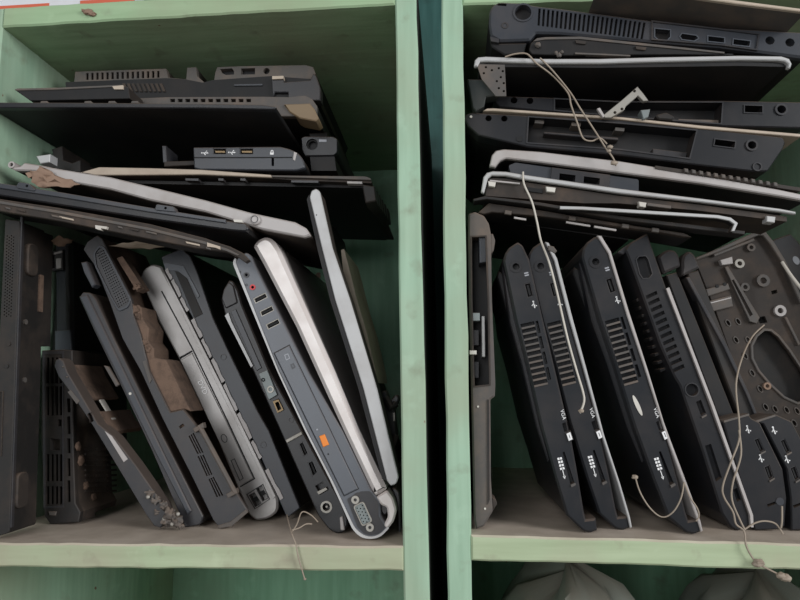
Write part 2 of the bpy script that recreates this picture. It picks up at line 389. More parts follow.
# ================================================================== LEFT CELL, upright pieces
# --- far left dusty base with a speaker grille
y = .010; fr = Frame((12, 217), (0, 535), y)
ol = fr.poly([(5, 219), (20, 221), (17, 300), (14, 400), (9, 533), (-9, 538), (-4, 400), (1, 300)])
holes = []
a = Vector(fr.uv(8, 236)); b = Vector(fr.uv(5, 318)); du = (b.x-a.x)
for i in range(26):
    for k in range(4): holes.append(circ(a.x+du*i/26+(k % 2)*du/52, a.y+(b.y-a.y)*i/26+k*.0021-.0008, .00075, 5))
t = slab('laptop_chassis', 'dirty black laptop base with a fine speaker grille, against the left cabinet wall', 'laptop base', fr, fillet(ol, .002), .035, 'dirty', holes=holes, bev=.0006, xmin=XL1+.001)
def on_right(fr, px, py, off=0.0):
    """plane of the slab's right-hand broad side: returns (u,w) of the view through (px,py)"""
    tt = max(p[1] for p in t.outline)+off; d = ray(px, py); o = fr.P(0, tt, 0); k = (o-CAM).dot(fr.t)/d.dot(fr.t); q = CAM+d*k-o
    return q.dot(fr.u), q.dot(fr.w), tt
class Side:
    """frame lying on a slab's right-hand broad side: u along the edge, t into the cabinet, w pushed inward"""
    def __init__(s, fr, tt): s.fr, s.tt = fr, tt; s.o = fr.P(0, tt, 0); s.u = fr.u; s.t = fr.w; s.w = -fr.t
    def P(s, u, t, w=0.0): return s.fr.P(u, s.tt-w, t)
    def uv(s, px, py):
        d = ray(px, py); k = (s.o-CAM).dot(s.w)/d.dot(s.w); q = CAM+d*k-s.o; return (q.dot(s.u), q.dot(s.t))
    def poly(s, pts): return [s.uv(*p) for p in pts]
t.part('inner_deck', MB().prism(fr, fr.poly([(6, 222), (19.5, 223), (17, 300), (15.7, 343), (3, 343), (2, 300)]), .035, .049), 'dirty')
sd = Side(fr, fr.uv(17, 300)[1]+.0005)
t.part('rim_strip', MB().prism(sd, [(0.0, 0.001), (fr.L*.98, .001), (fr.L*.98, .004), (0, .004)], -.0012, .001), 'char')
for c0, c1, hw in (((30, 244), (30, 276), 4), ((20, 472), (19, 508), 3.5)):
    p0, p1 = sd.uv(*c0), sd.uv(*c1); m_ = (p0[1]+p1[1])/2; t.part('foot_pad', MB().prism(sd, rrect(p0[0], p1[0], m_-.0075, m_+.0075, .006), -.0035, .002, bev=.001), 'brown', label='brown rubber foot')
p0, p1 = sd.uv(41, 275), sd.uv(40, 312); t.part('slot_cover', MB().prism(sd, rrect(p0[0], p1[0], p0[1]-.003, p0[1]+.003, .001), -.001, .002), 'dust')
for c in ((25, 322), (24, 380), (9, 344), (7, 366)):
    p = sd.uv(*c) if c[0] > 20 else None
    if p: t.part('screw', MB().prism(sd, circ(p[0], p[1], .0025, 10), -.0012, .001), 'frame')
    else: q = fr.uv(*c); t.part('screw', MB().prism(fr, circ(q[0], q[1], .002, 10), -.0009, .001), 'dirty')
p = fr.poly([(0, 391), (4, 391), (2, 456), (-3, 456)]); t.part('hatch', MB().prism(fr, p, -.001, .001, holes=[inset(ccw(p), .0007)]), 'brown')

# --- base with long vertical vent slots
y = yl(58, 525); fr = Frame((57, 350), (60, 525), y)
ol = fr.poly([(41.5, 352), (64.5, 351), (72, 352), (73, 450), (75, 505), (80, 514), (78, 524), (50, 526), (44, 518), (41, 440)])
holes = []
for (ya, yb) in ((359, 385), (388, 417), (456, 483), (488, 506)):
    for k in range(4):
        x0 = 46+k*4.5; holes.append(fr.poly([(x0, ya), (x0+3, ya), (x0+3, yb), (x0, yb)]))
for (ya, yb) in ((400, 414), (418, 436), (440, 455), (460, 478), (482, 504)): holes.append(fr.poly([(67, ya), (70, ya), (70.5, yb), (67.5, yb)]))
holes += [fr.poly([(57.5, 421), (61.5, 421), (61.5, 428), (57.5, 428)]), fr.poly([(50, 440), (60, 441), (60, 452), (50, 452)])]
t = slab('laptop_chassis', 'black laptop base with long vertical vent slots, standing second from left', 'laptop base', fr, ol, .028, 'dirty', holes=holes, bodym='brown')
t.part('side_wall', MB().prism(fr, fr.poly([(70, 353), (72, 353), (73, 450), (75, 505), (80, 514), (78, 520), (72, 505), (70.5, 450)]), .028, .066), 'brown')
sd = Side(fr, fr.uv(73, 450)[1]+.0004)
lat = MB()
for i in range(9):
    for c in range(3):
        x0 = 84+c*11; yy = 450+i*5.2; lat.prism(sd, sd.poly([(x0, yy), (x0+9, yy-.4), (x0+9, yy+1.6), (x0, yy+2)]), -.002, .001)
t.part('vent_ribs', lat, 'brown')
t.part('frame_lip', MB().prism(fr, fr.poly([(43, 353), (64, 352.5), (64, 509), (44, 510)]), -.001, .001, holes=[fr.poly([(45, 356), (62.5, 355.5), (63, 507), (45.5, 508)])]), 'char')
t.part('latch', MB().prism(fr, fr.poly([(49, 513), (57, 513), (56, 517), (50, 517)]), -.0015, .001, bev=.0005), 'frame')
for (px, py, r) in ((77, 448, .004), (80, 462, .005), (85, 487, .004), (92, 499, .004)): q = sd.uv(px, py); t.part('dust_clump', MB().ball(sd.P(q[0], q[1], -.001), .002, r, r, .3), 'dust', ang=1.3)

# --- thin grey bezel standing behind it
y = .099; fr = Frame((61, 238), (66, 470), y)
zf = SL[0].z
ol = fr.poly([(55.5, 246), (70, 240), (71.5, 350), (67, 356), (66, 420), (66, 470), (59, 470), (58, 420), (56.5, 330)])
t = slab('screen_surround', 'thin blue-grey display bezel with a hinge connector, behind the slotted base', 'laptop part', fr, ol, .12, 'slate', bodym='matte', plate_name='edge_strip', bodypoly=[(47.5, 240), (70, 240), (71.5, 350), (67, 356), (66, 470), (52, 470), (49, 350)], xmin=XL1+.003)
t.part('step_plate', MB().prism(fr, fr.poly([(56, 331), (71, 330), (72.5, 351), (56, 352)]), -.002, .001, bev=.0005), 'navy')
t.part('rim', MB().prism(fr, fr.poly([(67, 246), (70.5, 246), (72, 330), (68.5, 330)]), -.004, .002, bev=.0006), 'char')
cn = t.part('connector', MB().prism(fr, fr.poly([(54.8, 253), (66, 250.5), (66, 270.5), (55, 272)]), -.006, .001, holes=[fr.poly([(55.3, 255), (58, 254.5), (58.5, 269), (56, 269.5)])], bev=.0005), 'char')
t.part('contact', MB().prism(fr, fr.poly([(60, 260), (65, 259.5), (65, 269), (60.5, 270)]), -.007, -.004), 'lid', cn); t.part('contact', MB().prism(fr, fr.poly([(58, 254), (66, 252), (66, 254), (58, 256)]), -.007, -.004), 'lid', cn)

# --- short dust-caked board leaning in front
y = yl(158, 530.5); fr = Frame((60, 362), (158, 527), y)
ol = fr.poly([(54, 366), (55.5, 360), (59, 358), (63, 361), (67, 372), (82, 397), (98, 424), (114, 437), (136, 466), (163, 505), (168, 520), (160, 528), (154, 526), (146, 515), (110, 455), (92, 425), (72, 395), (58, 376)])
holes = [fr.poly([(87, 414), (91, 412), (94, 421), (90, 423)])]
t = slab('speaker_bar', 'short dust-caked grey bar with brown dirt, leaning across the slotted base', 'laptop part', fr, ol, .016, 'char', holes=holes, plate_name='edge_strip')
t.part('dusty_tray', MB().prism(fr, fr.poly([(63.5, 364), (67.5, 374), (82, 399), (79.5, 401), (67, 381)]), .012, .066), 'dust')
t.part('dusty_tray', MB().prism(fr, fr.poly([(92, 412), (98, 423), (106, 432), (103, 436), (95, 426), (88, 414)]), .014, .07), 'dust')
t.part('white_edge', MB().prism(fr, fr.poly([(84.5, 400), (97, 421), (96, 422), (83.5, 401)]), .026, .034), 'white')
t.part('label_strip', MB().prism(fr, fr.poly([(105, 431), (112, 436), (128, 459), (124, 462)]), -.0006, .004), 'lid')
t.part('label_strip', MB().prism(fr, fr.poly([(71, 390), (80, 401), (77, 404), (68, 392)]), -.0006, .002), 'frame')
for (px, py, r) in ((150, 494, .007), (156, 500, .008), (163, 506, .008), (170, 514, .011), (175, 520, .011), (168, 521, .009), (180, 525, .006), (157, 512, .006), (63, 367, .002), (67, 377, .0018)):
    t.part('dust_clump', MB().ball(at(px, py, y-.001+.002*random.random()), r*.48, r*.36, r*.42, .7), 'frame', ang=1.3)
for (px, py) in ((172, 524), (178, 514), (164, 519), (148, 497)): c = at(px, py, y-.003); t.part('screw', MB().ball(c, .0018, .0012, .0018, .1), 'metal', ang=1.3)

# --- long plain dark slab
y = yl(193, 528); fr = Frame((86, 294), (193, 527), y)
ol = fr.poly([(79, 299), (82.5, 293.5), (90, 294), (95.5, 300), (109, 330), (139, 392), (167, 447), (203, 518), (200, 526), (185, 529), (152, 453), (125, 396), (93, 330)])
t = slab('laptop_chassis', 'plain dark grey narrow slab leaning left of the perforated speaker grille', 'laptop base', fr, fillet(ol, .0012, 2), .2, 'char')
t.part('ridge', MB().prism(fr, fr.poly([(80, 298), (88, 296), (160, 446), (192, 512), (188, 516), (153, 448)]), -.0022, .001, bev=.001), 'slate')
q = fr.uv(131.5, 395); t.part('glint_screw', MB().prism(fr, circ(q[0], q[1], .0013, 8), -.003, 0), 'white')
t.part('clip', MB().prism(fr, fr.poly([(105, 367), (109, 368), (120, 386), (117, 388)]), -.0025, .001, bev=.0004), 'frame')

# --- base with the perforated speaker grille and brown dust
y = yl(220, 529); fr = Frame((92, 240), (220, 528), y)
ol = fr.poly([(83, 251), (87, 243), (97, 236.5), (102, 240), (131, 300), (133, 316), (140, 335), (149, 372), (170, 414), (183, 411), (203, 436), (236, 494), (248, 513), (231, 526), (219, 529.5), (213, 522), (190, 475), (162, 420), (140, 372), (122, 340), (109, 303), (95, 268)])
gr = [fr.uv(*p) for p in ((96, 254), (103.5, 250.5), (129.5, 303), (119, 310))]
holes = []
g0, g1, g2, g3 = [Vector(p) for p in gr]
for i in range(22):
    for k in range(5):
        f, h = (i+.5)/22, (k+.5)/5
        l = g0.lerp(g3, f); r = g1.lerp(g2, f); c = l.lerp(r, h); holes.append(circ(c.x, c.y, .00062, 6))
for (a0, a1, b0, b1) in (((188, 438), (197, 456), (194, 434), (204, 454)), ((197, 458), (206, 478), (204, 456), (213, 476)), ((208, 481), (216, 499), (214, 478), (224, 497))):
    A0, A1, B0, B1 = [Vector(fr.uv(*p)) for p in (a0, a1, b0, b1)]
    for k in range(3):
        f0, f1 = k/3+.05, k/3+.26; holes.append([tuple(A0.lerp(B0, f0)), tuple(A0.lerp(B0, f1)), tuple(A1.lerp(B1, f1)), tuple(A1.lerp(B1, f0))])
holes.append(fr.poly([(178.5, 428), (183, 425), (184.5, 427.5), (180, 430.5)]))
t = slab('laptop_chassis', 'charcoal laptop base with a perforated speaker grille and thick brown dust', 'laptop base', fr, fillet(ol, .001, 2), .10, 'char', holes=holes, bodym='dust', pt=.004, bodypoly=[(83, 251), (87, 243), (97, 237), (112, 270), (121, 300), (130, 335), (150, 383), (172, 425), (200, 470), (228, 522), (219, 529), (213, 522), (190, 475), (162, 420), (140, 372), (122, 340), (109, 303), (95, 268)])
t.part('grille_rim', MB().prism(fr, fillet(fr.poly([(93, 255), (99, 246), (105, 248), (131.5, 300), (129, 309), (119, 313.5), (111, 300), (95, 268)]), .003), -.0012, .001, holes=[fillet(fr.poly([(95.5, 255), (100, 249), (104, 250.5), (130, 301), (128, 307), (119.5, 311), (112.5, 299), (97, 267)]), .0025)], bev=.0004), 'slate')
t.part('dusty_deck', MB().prism(fr, fr.poly([(121, 315), (132, 306), (139, 308), (141, 320), (147, 330), (146, 342), (152, 350), (152, 359), (164, 361), (189, 413), (183, 411), (168, 414), (150, 384), (144, 366)]), .003, .035, bev=.001), 'dust', label='deck thick with brown dust')
t.part('dusty_plate', MB().prism(fr, fr.poly([(112, 258), (118, 256), (140, 289), (133, 292)]), .008, .02), 'dust')
for (px, py, r) in ((134, 311, .006), (138, 318, .005), (144, 345, .004), (148, 352, .004), (136, 288, .004)): t.part('dust_clump', MB().ball(at(px, py, y+.003), r*.8, r*.4, r*.7, .7), 'dust', ang=1.3)
t.part('seam_lip', MB().prism(fr, fr.poly([(143, 363), (146, 362), (152, 381), (150, 385)]), -.001, .001), 'frame')
rod = MB(); rod.tube([at(199, 427, y-.004), at(235, 494, y-.004)], .0024, 8); t.part('rail_rod', rod, 'frame', label='grey metal rail')
for c in ((201, 428), (234, 493)): t.part('rail_bracket', MB().prism(fr, fr.poly([(c[0]-6, c[1]+2), (c[0]+4, c[1]-4), (c[0]+5, c[1]+1), (c[0]-4, c[1]+6)]), -.006, .001, bev=.0006), 'frame')
t.part('bottom_lip', MB().prism(fr, fr.poly([(218, 527), (231, 523), (246, 511), (248, 514), (232, 528), (219, 530)]), -.0015, .002, bev=.0005), 'frame')
t.part('hinge_stub', MB().prism(fr, fr.poly([(84, 265), (90, 264), (99, 287), (95, 290), (87, 275)]), -.006, .004, bev=.001), 'slate')

# --- grey laptop with optical drive
y = yl(262, 521); fr = Frame((150, 268), (263, 520), y)
ol = fr.poly([(139.5, 279), (143, 270), (152, 264), (161, 267), (189, 320), (200, 343), (239, 420), (278, 500), (277.5, 513), (268, 519.5), (256, 521.5), (249, 516), (218, 442), (180, 362), (158, 321)])
us = [fr.poly([(248.5, 496), (254.5, 493), (261.5, 504), (255, 508)]), fr.poly([(255.5, 489), (262, 486), (268.5, 499), (262.5, 502.5)])]
t = slab('laptop_chassis', 'silver-grey laptop base whose optical drive is lettered DVD', 'laptop base', fr, fillet(ol, [.001, .004, .006, .001, .001, .001, .001, .004, .006, .004, .003, .002, .001, .001, .001], 4), .22, 'steel', holes=us, bev=.0018, bodypoly=[(139.5, 279), (143, 271), (151, 266), (156, 270), (180, 324), (231, 424), (267, 502), (266, 513), (256, 520), (249, 515), (218, 442), (180, 362), (158, 321)])
sm = MB(); P_ = [(161, 292), (176, 320), (192, 350), (226, 420), (254, 480), (255.2, 479.5), (227.2, 419.5), (193.2, 349.5), (177.2, 319.5), (162.2, 291.5)]
t.part('seam', MB().prism(fr, fr.poly(P_), -.0003, .001), 'hole'); t.part('seam', MB().prism(fr, fr.poly([(179.5, 358), (192, 351), (192.5, 352.6), (180.3, 359.8)]), -.0004, .001), 'hole'); t.part('seam', MB().prism(fr, fr.poly([(240, 487), (254, 479), (254.5, 480), (240.5, 488)]), -.0003, .001), 'hole')
dr = t.part('drive_door', MB().prism(fr, fr.poly([(180.5, 361), (192.5, 353.5), (226, 420.5), (253.5, 479), (240.5, 486.5), (218.5, 441)]), -.0009, .001, bev=.0007), 'steel')
q = fr.uv(224.5, 439); t.part('eject_button', MB().prism(fr, circ(q[0], q[1], .0045, 14, .003), -.0014, 0, holes=[circ(q[0], q[1], .0038, 14, .0024)]), 'char', dr)
p = fr.poly([(231, 461), (235, 459), (244, 479), (240, 481.5)]); t.part('button', MB().prism(fr, p, -.0014, 0, holes=[inset(ccw(p), .0006)]), 'char', dr)
u_, v_ = fr.uv(203, 388); text_part(t, fr, 'DVD', u_, v_, .0072, 'print', parent=dr, w=-.0012)
p = fr.poly([(246.5, 495), (263, 484.5), (270, 500), (255, 510)]); t.part('port_bezel', MB().prism(fr, p, -.0008, .001, holes=[inset(ccw(p), .0007)]), 'char')
for h in us: usb_port(t, fr, h, 'char', 'hole', True)
t.part('lid_strip', MB().prism(fr, fr.poly([(163, 272), (166, 276), (190, 322), (202, 346), (240, 422), (276, 497), (273, 500), (236, 423), (198, 347), (186, 322)]), -.0005, .001, bev=.0004), 'steel')

# --- slate display back with a broken pale gasket
y = yl(262, 521)+.002; fr = Frame((172, 255), (291, 515), y)
ol = fr.poly([(161, 257), (181, 248.5), (190, 256), (198, 274), (213, 318), (228, 350), (258, 412), (269, 431), (300, 508), (287, 518), (285, 514), (256, 446), (209, 351), (196, 324), (167, 273)])
t = slab('screen_backshell', 'slate grey display cover with a broken pale gasket along one edge', 'laptop part', fr, fillet(ol, .0015, 2), .2, 'slate', bodym='dirty')
t.part('window_panel', MB().prism(fr, fr.poly([(175, 271), (185, 274), (203, 314), (194.5, 318)]), -.0006, .001, bev=.0003), 'dirty')
t.part('corner_band', MB().prism(fr, fr.poly([(163, 262), (184, 266), (194, 284), (200, 296), (198, 298), (188, 279), (178, 271), (166, 270)]), -.0008, .001, bev=.0003), 'navy')
pts = [(x_+2, y_) for x_, y_ in ((164, 270), (170, 281), (179, 299), (190, 320), (200, 340), (210, 360), (222, 385), (236, 414), (250, 442), (264, 470), (281, 503))]
for i in range(len(pts)-1):
    (x0, y0_), (x1, y1_) = pts[i], pts[i+1]; f = .9 if i not in (2, 8) else .6; x1, y1_ = x0+(x1-x0)*f, y0_+(y1_-y0_)*f; wd = 2.9 if i % 2 else 2.3
    q = [(x0-.6, y0_+.5)]+[(x0+(x1-x0)*k/4+wd-.5*((k+i) % 3)-.2, y0_+(y1_-y0_)*k/4-2) for k in range(5)]+[(x1-.6, y1_+.5)]
    t.part('gasket', MB().prism(fr, fr.poly(q), -.0012, .001), 'lid', label='pale broken gasket piece')
for c in ((223.5, 357), (263.5, 445)): q = fr.uv(*c); t.part('screw_cover', MB().prism(fr, circ(q[0], q[1], .0032, 14), -.0005, .001, holes=[circ(q[0], q[1], .0026, 14)]), 'char')

# --- black base with open silver connectors
y = yl(338, 534); fr = Frame((230, 282), (335, 532), y)
ol = fr.poly([(221, 300), (223, 290), (229, 280), (233, 281.5), (238, 291), (242, 305), (268, 368), (304, 434), (341, 502), (348.5, 521), (345, 532), (337, 534), (329, 530), (318, 516), (285, 442), (253, 371), (225, 315)])
us = [fr.poly([(298.5, 444), (303, 441.5), (308.5, 454), (304, 457)]), fr.poly([(307.5, 463), (312.5, 460), (318, 473), (312.5, 477)])]
rj = fr.poly([(315, 486), (323, 481.5), (325, 484.5), (327, 484), (329, 490), (320, 495)]); dc = fr.uv(326.4, 507)
holes = us+[rj, circ(dc[0], dc[1], .0034, 14), fr.poly([(273, 401), (279, 398.5), (283, 409), (277.5, 412)])]
t = slab('laptop_chassis', 'black laptop base with exposed silver port plate, touching the silver-lidded laptop', 'laptop base', fr, fillet(ol, [.001, .002, .002, .001, .001, .001, .001, .001, .002, .004, .003, .003, .003, .002, .001, .001, .001], 3), .22, 'black', holes=holes, bev=.0012)
t.part('face_strip', MB().prism(fr, fr.poly([(231, 312), (236, 309), (262, 368), (257, 371)]), -.0012, .001, bev=.0004), 'slate')
t.part('chrome_line', MB().prism(fr, fr.poly([(225.5, 316), (229, 313), (232, 322), (253.5, 366), (251.5, 367.5), (231, 327)]), -.0018, .001), 'alu', label='bright metal edge line')
t.part('corner_cap', MB().prism(fr, fillet(fr.poly([(222, 299), (224, 290), (229, 282), (234, 286), (238, 303), (226, 309)]), .0015), -.0015, .002, bev=.001), 'char')
pp = t.part('port_plate', MB().prism(fr, fillet(fr.poly([(259.5, 374), (268, 370), (278, 395), (269.5, 400)]), .0006), -.0025, .001, bev=.0004), 'cap', label='light grey metal port plate')
q = fr.uv(271.5, 389.5); t.part('jack_ring', MB().ring(fr, q[0], q[1], .0032, .0018, -.0034, -.002), 'metal', pp); q = fr.uv(264, 380); t.part('jack_ring', MB().ring(fr, q[0], q[1], .0017, .0009, -.0034, -.002), 'hole', pp)
t.part('connector', MB().prism(fr, fr.poly([(273.5, 401.5), (279, 399.5), (284, 410), (278, 413)]), -.002, .002, holes=[fr.poly([(275.5, 403), (279, 401.5), (282, 409), (278.5, 411)])]), 'gold')
q = fr.uv(291, 420); t.part('screw_ring', MB().ring(fr, q[0], q[1], .0026, .0018, -.0006, .001), 'char')
t.part('metal_tab', MB().prism(fr, fr.poly([(286, 440), (302, 431.5), (303, 434.5), (287.5, 443)]), -.0022, .001, bev=.0004), 'metal', label='bare metal tab')
for h in us: usb_port(t, fr, h, 'char', 'hole', False)
t.part('power_jack', MB().ring(fr, dc[0], dc[1], .0052, .0034, -.0008, .006), 'metal'); t.part('power_pin', MB().prism(fr, circ(dc[0], dc[1], .001, 8), .001, .006), 'metal')
t.part('network_port', MB().prism(fr, fr.poly([(317, 492), (326, 487.5), (327.5, 489.5), (319, 494.5)]), -.0008, .003), 'metal')
t.part('foot_clip', MB().prism(fr, fillet(fr.poly([(340, 517), (343, 516), (345, 530), (341, 530)]), .001), -.002, .002, bev=.0006), 'lid')

# --- large laptop, black ports side, silver lid
y = yl(370, 540); fr = Frame((240, 256), (368, 537), y)
ol = fr.poly([(234.5, 264), (237, 258), (246, 252), (250.5, 255), (254, 264), (308, 372), (343, 432), (370, 488), (380, 500), (381, 516), (388, 527), (380, 535.5), (372, 538), (363, 536.5), (354, 529), (332, 481), (306, 430), (278, 370)])
def across(c, L_, H_, du=0):
    u, v = fr.uv(*c); return rrect(u-H_/2+du, u+H_/2+du, v-L_/2, v+L_/2, .0004, 2)
us = [across(c, .0125, .0052) for c in ((260.3, 298), (266.7, 311), (273, 324))]
a1, a2 = fr.uv(246.5, 275), fr.uv(252.8, 287.3)
vg = fr.uv(363, 513.5)
holes = us+[circ(a1[0], a1[1], .0014, 12), circ(a2[0], a2[1], .0014, 12), rrect(vg[0]-.0088, vg[0]+.0088, vg[1]-.0046, vg[1]+.0046, .002)]
t = slab('laptop', 'large closed laptop with black port side, silver lid and orange drive button', 'laptop', fr, fillet(ol, [.002, .003, .004, .002, .001, .001, .001, .001, .002, .002, .002, .004, .006, .006, .006, .001, .001, .001], 4), .24, 'navy', holes=holes, bev=.001)
t.part('chrome_trim', MB().prism(fr, fillet(fr.poly([(233, 263), (236, 257.5), (235.8, 262.5), (279, 371), (307, 430.5), (333, 481), (355, 528), (364, 535), (372, 536.5), (380, 534), (388, 526), (389.5, 527.5), (381, 536.5), (372, 538.8), (362, 537.6), (353.2, 530), (331.3, 481.5), (305.3, 430.5), (277.3, 370.5)]), .0045, 4), -.0016, .03), 'alu', label='bright silver trim line')
lidp = fr.poly([(253, 246), (257, 240), (265, 236), (273, 239), (280, 250), (334, 370), (359, 430), (387, 489), (375, 497), (370, 487), (343, 430), (316, 371), (296, 327), (262, 262)])
ld_ = t.part('lid', MB().prism(fr, fillet(lidp, [.001, .003, .005, .004, .001, .001, .001, .002, .001, .001, .001, .001, .001, .001], 3), -.001, .24, bev=.0035), 'silver', label='silver lid with worn pinkish edge')
hp = [(376, 497), (387, 490), (393, 498), (396.5, 510), (394, 521), (388, 529), (383, 526), (388, 517), (387, 507), (381, 505)]
t.part('hinge_cap', MB().prism(fr, fillet(fr.poly(hp), .002, 3), -.001, .02, bev=.0015), 'silver', label='silver hinge cap')
t.part('hinge_barrel', MB().prism(fr, fillet(fr.poly([(379, 503), (386, 500), (389, 511), (384, 517), (380, 512)]), .003), .004, .05, bev=.001), 'char')
for c, mm in ((a1, 'char'), (a2, 'red')): t.part('audio_jack', MB().ring(fr, c[0], c[1], .0026, .0014, -.0008, .004), mm, label='red-ringed microphone jack' if mm == 'red' else None)
for c in ((240, 272), (246.5, 285)): q = fr.uv(*c); t.part('jack_symbol', MB().ring(fr, q[0], q[1], .0011, .0007, -.0002, .0002, 10), 'hole')
for h in us: usb_port(t, fr, h, 'metal', 'hole', True)
dp = fr.poly([(273.5, 353), (289.5, 344.5), (326, 420), (359, 489), (344, 496.5), (311, 430)])
dr = t.part('optical_drive', MB().prism(fr, inset(ccw(dp), .0005), -.0012, .001, bev=.0008), 'navy'); t.part('seam', MB().prism(fr, dp, -.0004, .0005, holes=[inset(ccw(dp), .0006)]), 'hole', dr)
p = fr.poly([(319.5, 436), (325, 434), (329.5, 444.5), (323.5, 447)]); t.part('eject_button', MB().prism(fr, p, -.0022, -.0005, bev=.0005), 'orange', dr, 'orange eject button')
q = fr.uv(328.6, 454); t.part('pinhole', MB().prism(fr, circ(q[0], q[1], .0007, 8), -.0015, -.0005), 'hole', dr); q = fr.uv(317.5, 429.5); t.part('drive_light', MB().prism(fr, circ(q[0], q[1], .0008, 8), -.0015, -.0005), 'gprint', dr)
p = fr.poly([(284.5, 355), (288.5, 353.5), (290.5, 358.5), (286.5, 360.5)]); t.part('disc_logo', MB().prism(fr, p, -.0014, -.001, holes=[inset(ccw(p), .0007)]), 'gprint', dr)
p = fr.poly([(290.5, 364.5), (294, 363), (296, 367.5), (292.5, 369.5)]); t.part('disc_logo', MB().prism(fr, p, -.0014, -.001, holes=[inset(ccw(p), .0012)]), 'slate', dr)
t.part('port_panel', MB().prism(fr, fillet(fr.poly([(347, 499), (360, 491.5), (370, 491), (378.5, 502), (378.5, 516), (385.5, 527), (379, 533.5), (371, 535.3), (364, 533.5), (357.5, 527)]), .0015, 3), -.0005, .0005, holes=[rrect(vg[0]-.0088, vg[0]+.0088, vg[1]-.0046, vg[1]+.0046, .002)]), 'char', label='dark port panel')
vp = t.part('vga_port', MB().prism(fr, fillet(rrect(vg[0]-.0092, vg[0]+.0092, vg[1]-.005, vg[1]+.005), .0025, 4), -.002, .006, holes=[rrect(vg[0]-.0083, vg[0]+.0083, vg[1]-.0041, vg[1]+.0041, .002)], bev=.0004), 'metal', label='metal display port')
pins = [circ(vg[0]-.006+.003*i+(.0015 if r == 1 else 0), vg[1]+(r-1)*.0025, .0006, 6) for r in range(3) for i in range(5)]
t.part('pin_block', MB().prism(fr, rrect(vg[0]-.0082, vg[0]+.0082, vg[1]-.004, vg[1]+.004, .0019), -.0004, .004, holes=pins), 'cap', vp)
for c in ((355.6, 499.5), (370.2, 527)): q = fr.uv(*c); t.part('screw_post', MB().ring(fr, q[0], q[1], .0034, .0014, -.0022, .002, 12), 'metal', vp)
mb = MB(); p = fr.poly([(350, 498), (358, 491), (369, 507), (377, 529), (370, 534), (361, 527)]); t.part('port_recess', MB().prism(fr, fillet(p, .003), -.0006, .001, holes=[inset(ccw(fillet(p, .003)), .0006)]), 'char')

# --- silver slab by the divider, and pieces around it
y = .012; fr = Frame((314, 191), (392, 484), y)
ol = fr.poly([(309.5, 197), (311.5, 190.5), (316, 188.5), (319.5, 191), (332, 247), (350, 300), (377, 389), (398.5, 477), (396.5, 483.5), (391, 486), (387, 481), (363, 388), (335, 300), (321.5, 247)])
t = slab('screen_cover', 'silver-edged display lid leaning against the right side of the left cabinet', 'laptop part', fr, fillet(ol, .0012, 2), .025, 'alu', bodym='matte', plate_name='silver_edge', pt=.004)
t.part('inner_panel', MB().prism(fr, fr.poly([(306.5, 199), (309, 194), (309.5, 198), (321, 247), (334.5, 300), (362.5, 388), (386.5, 481), (382, 479), (358, 388), (330, 300), (317, 248)]), .001, .19), 'matte')
q = fr.uv(316.5, 215); t.part('screw_hole', MB().prism(fr, circ(q[0], q[1], .0006, 8), -.0002, .001), 'hole')
y = .05; fr = Frame((343, 249), (377, 384), y)
jag = [(341, 250), (344, 249)]
rgt = [(349, 268), (357, 300), (366, 330), (376, 372), (377, 383)]; lft = [(373, 382), (371, 372), (368, 371), (366, 356), (363.5, 355), (361, 338), (358, 337), (356, 320), (353, 318), (351, 300), (348, 298), (346, 280), (344, 279)]
t = slab('shield_plate', 'thin beige notched panel leaning behind the silver-edged lid', 'laptop part', fr, fr.poly(jag+rgt+lft), .09, 'beige', plate_name='edge_strip', body=False, pt=.09, bev=0)
y = .05
w12 = Thing('laptop_part', 'narrow dark curved casing wedged beside the divider under the silver-edged lid', 'laptop part', at(399, 533, .03)); fr = Frame((390, 489), (399, 533), .03)
ol = fr.poly([(392, 488), (396, 489), (399, 493), (400, 503), (400.3, 520), (400.6, 532), (398.8, 532.5), (398.3, 514), (396.5, 500)])
w12.part('casing', MB().prism(fr, fillet(ol, .001), 0, .12, bev=.0008), 'char')
hb = Thing('hinge_bracket', 'small dark metal hinge tangled behind the silver-edged lid', 'hinge', at(390, 470, .06))
mb = MB(); fr = Frame((380, 392), (392, 455), .06)
mb.prism(fr, fillet(fr.poly([(381, 392), (386, 390), (389, 402), (396, 394), (399, 398), (394, 412), (397, 440), (392, 448), (387, 430), (384, 412)]), .002), 0, .02, bev=.001)
hb.part('plate', mb, 'char'); hb.part('barrel', MB().tube([at(386, 398, .055), at(391, 408, .052), at(396, 404, .055)], .0035, 8), 'dirty'); hb.part('barrel', MB().tube([at(388, 440, .05), at(393, 446, .05), at(396, 436, .055)], .003, 8), 'dirty')
q = fr.uv(393.5, 417); hb.part('screw', MB().prism(fr, fr.poly([(393, 413), (395, 413), (395, 421), (393.5, 421)]), -.001, .001), 'metal')

# ================================================================== LEFT CELL, stack lying on top
def lie(A, B, y, rot=0.0): return Frame(A, B, y, rot)
# --- lowest: grimy frame edge
fr = lie((0, 203), (240, 250), -.007)
ol = fr.poly([(-16, 196), (0, 199), (60, 208), (150, 224), (205, 238), (216, 242), (230, 246.5), (242, 252.5), (249, 260), (245, 262.5), (238, 257.5), (226, 252), (196, 248), (150, 239), (60, 221), (0, 211), (-16, 208)])
t = slab('screen_chassis', 'grime-covered metal display frame lying lowest across the upright laptop pieces', 'laptop part', fr, ol, .04, 'brown', bev=.0006, bodym='matte', plate_name='front_edge', xmin=XL1+.001, bodypoly=[(-16, 197), (60, 209), (150, 225), (216, 243), (222, 249), (196, 247), (150, 238), (60, 220), (-16, 207)])
t.part('metal_strip', MB().prism(fr, fr.poly([(0, 201), (60, 211), (150, 228), (205, 241.5), (228, 249), (240, 255), (238, 256), (227, 251.5), (205, 244.5), (150, 231), (60, 214), (0, 204)]), -.0012, .001, bev=.0004), 'frame')
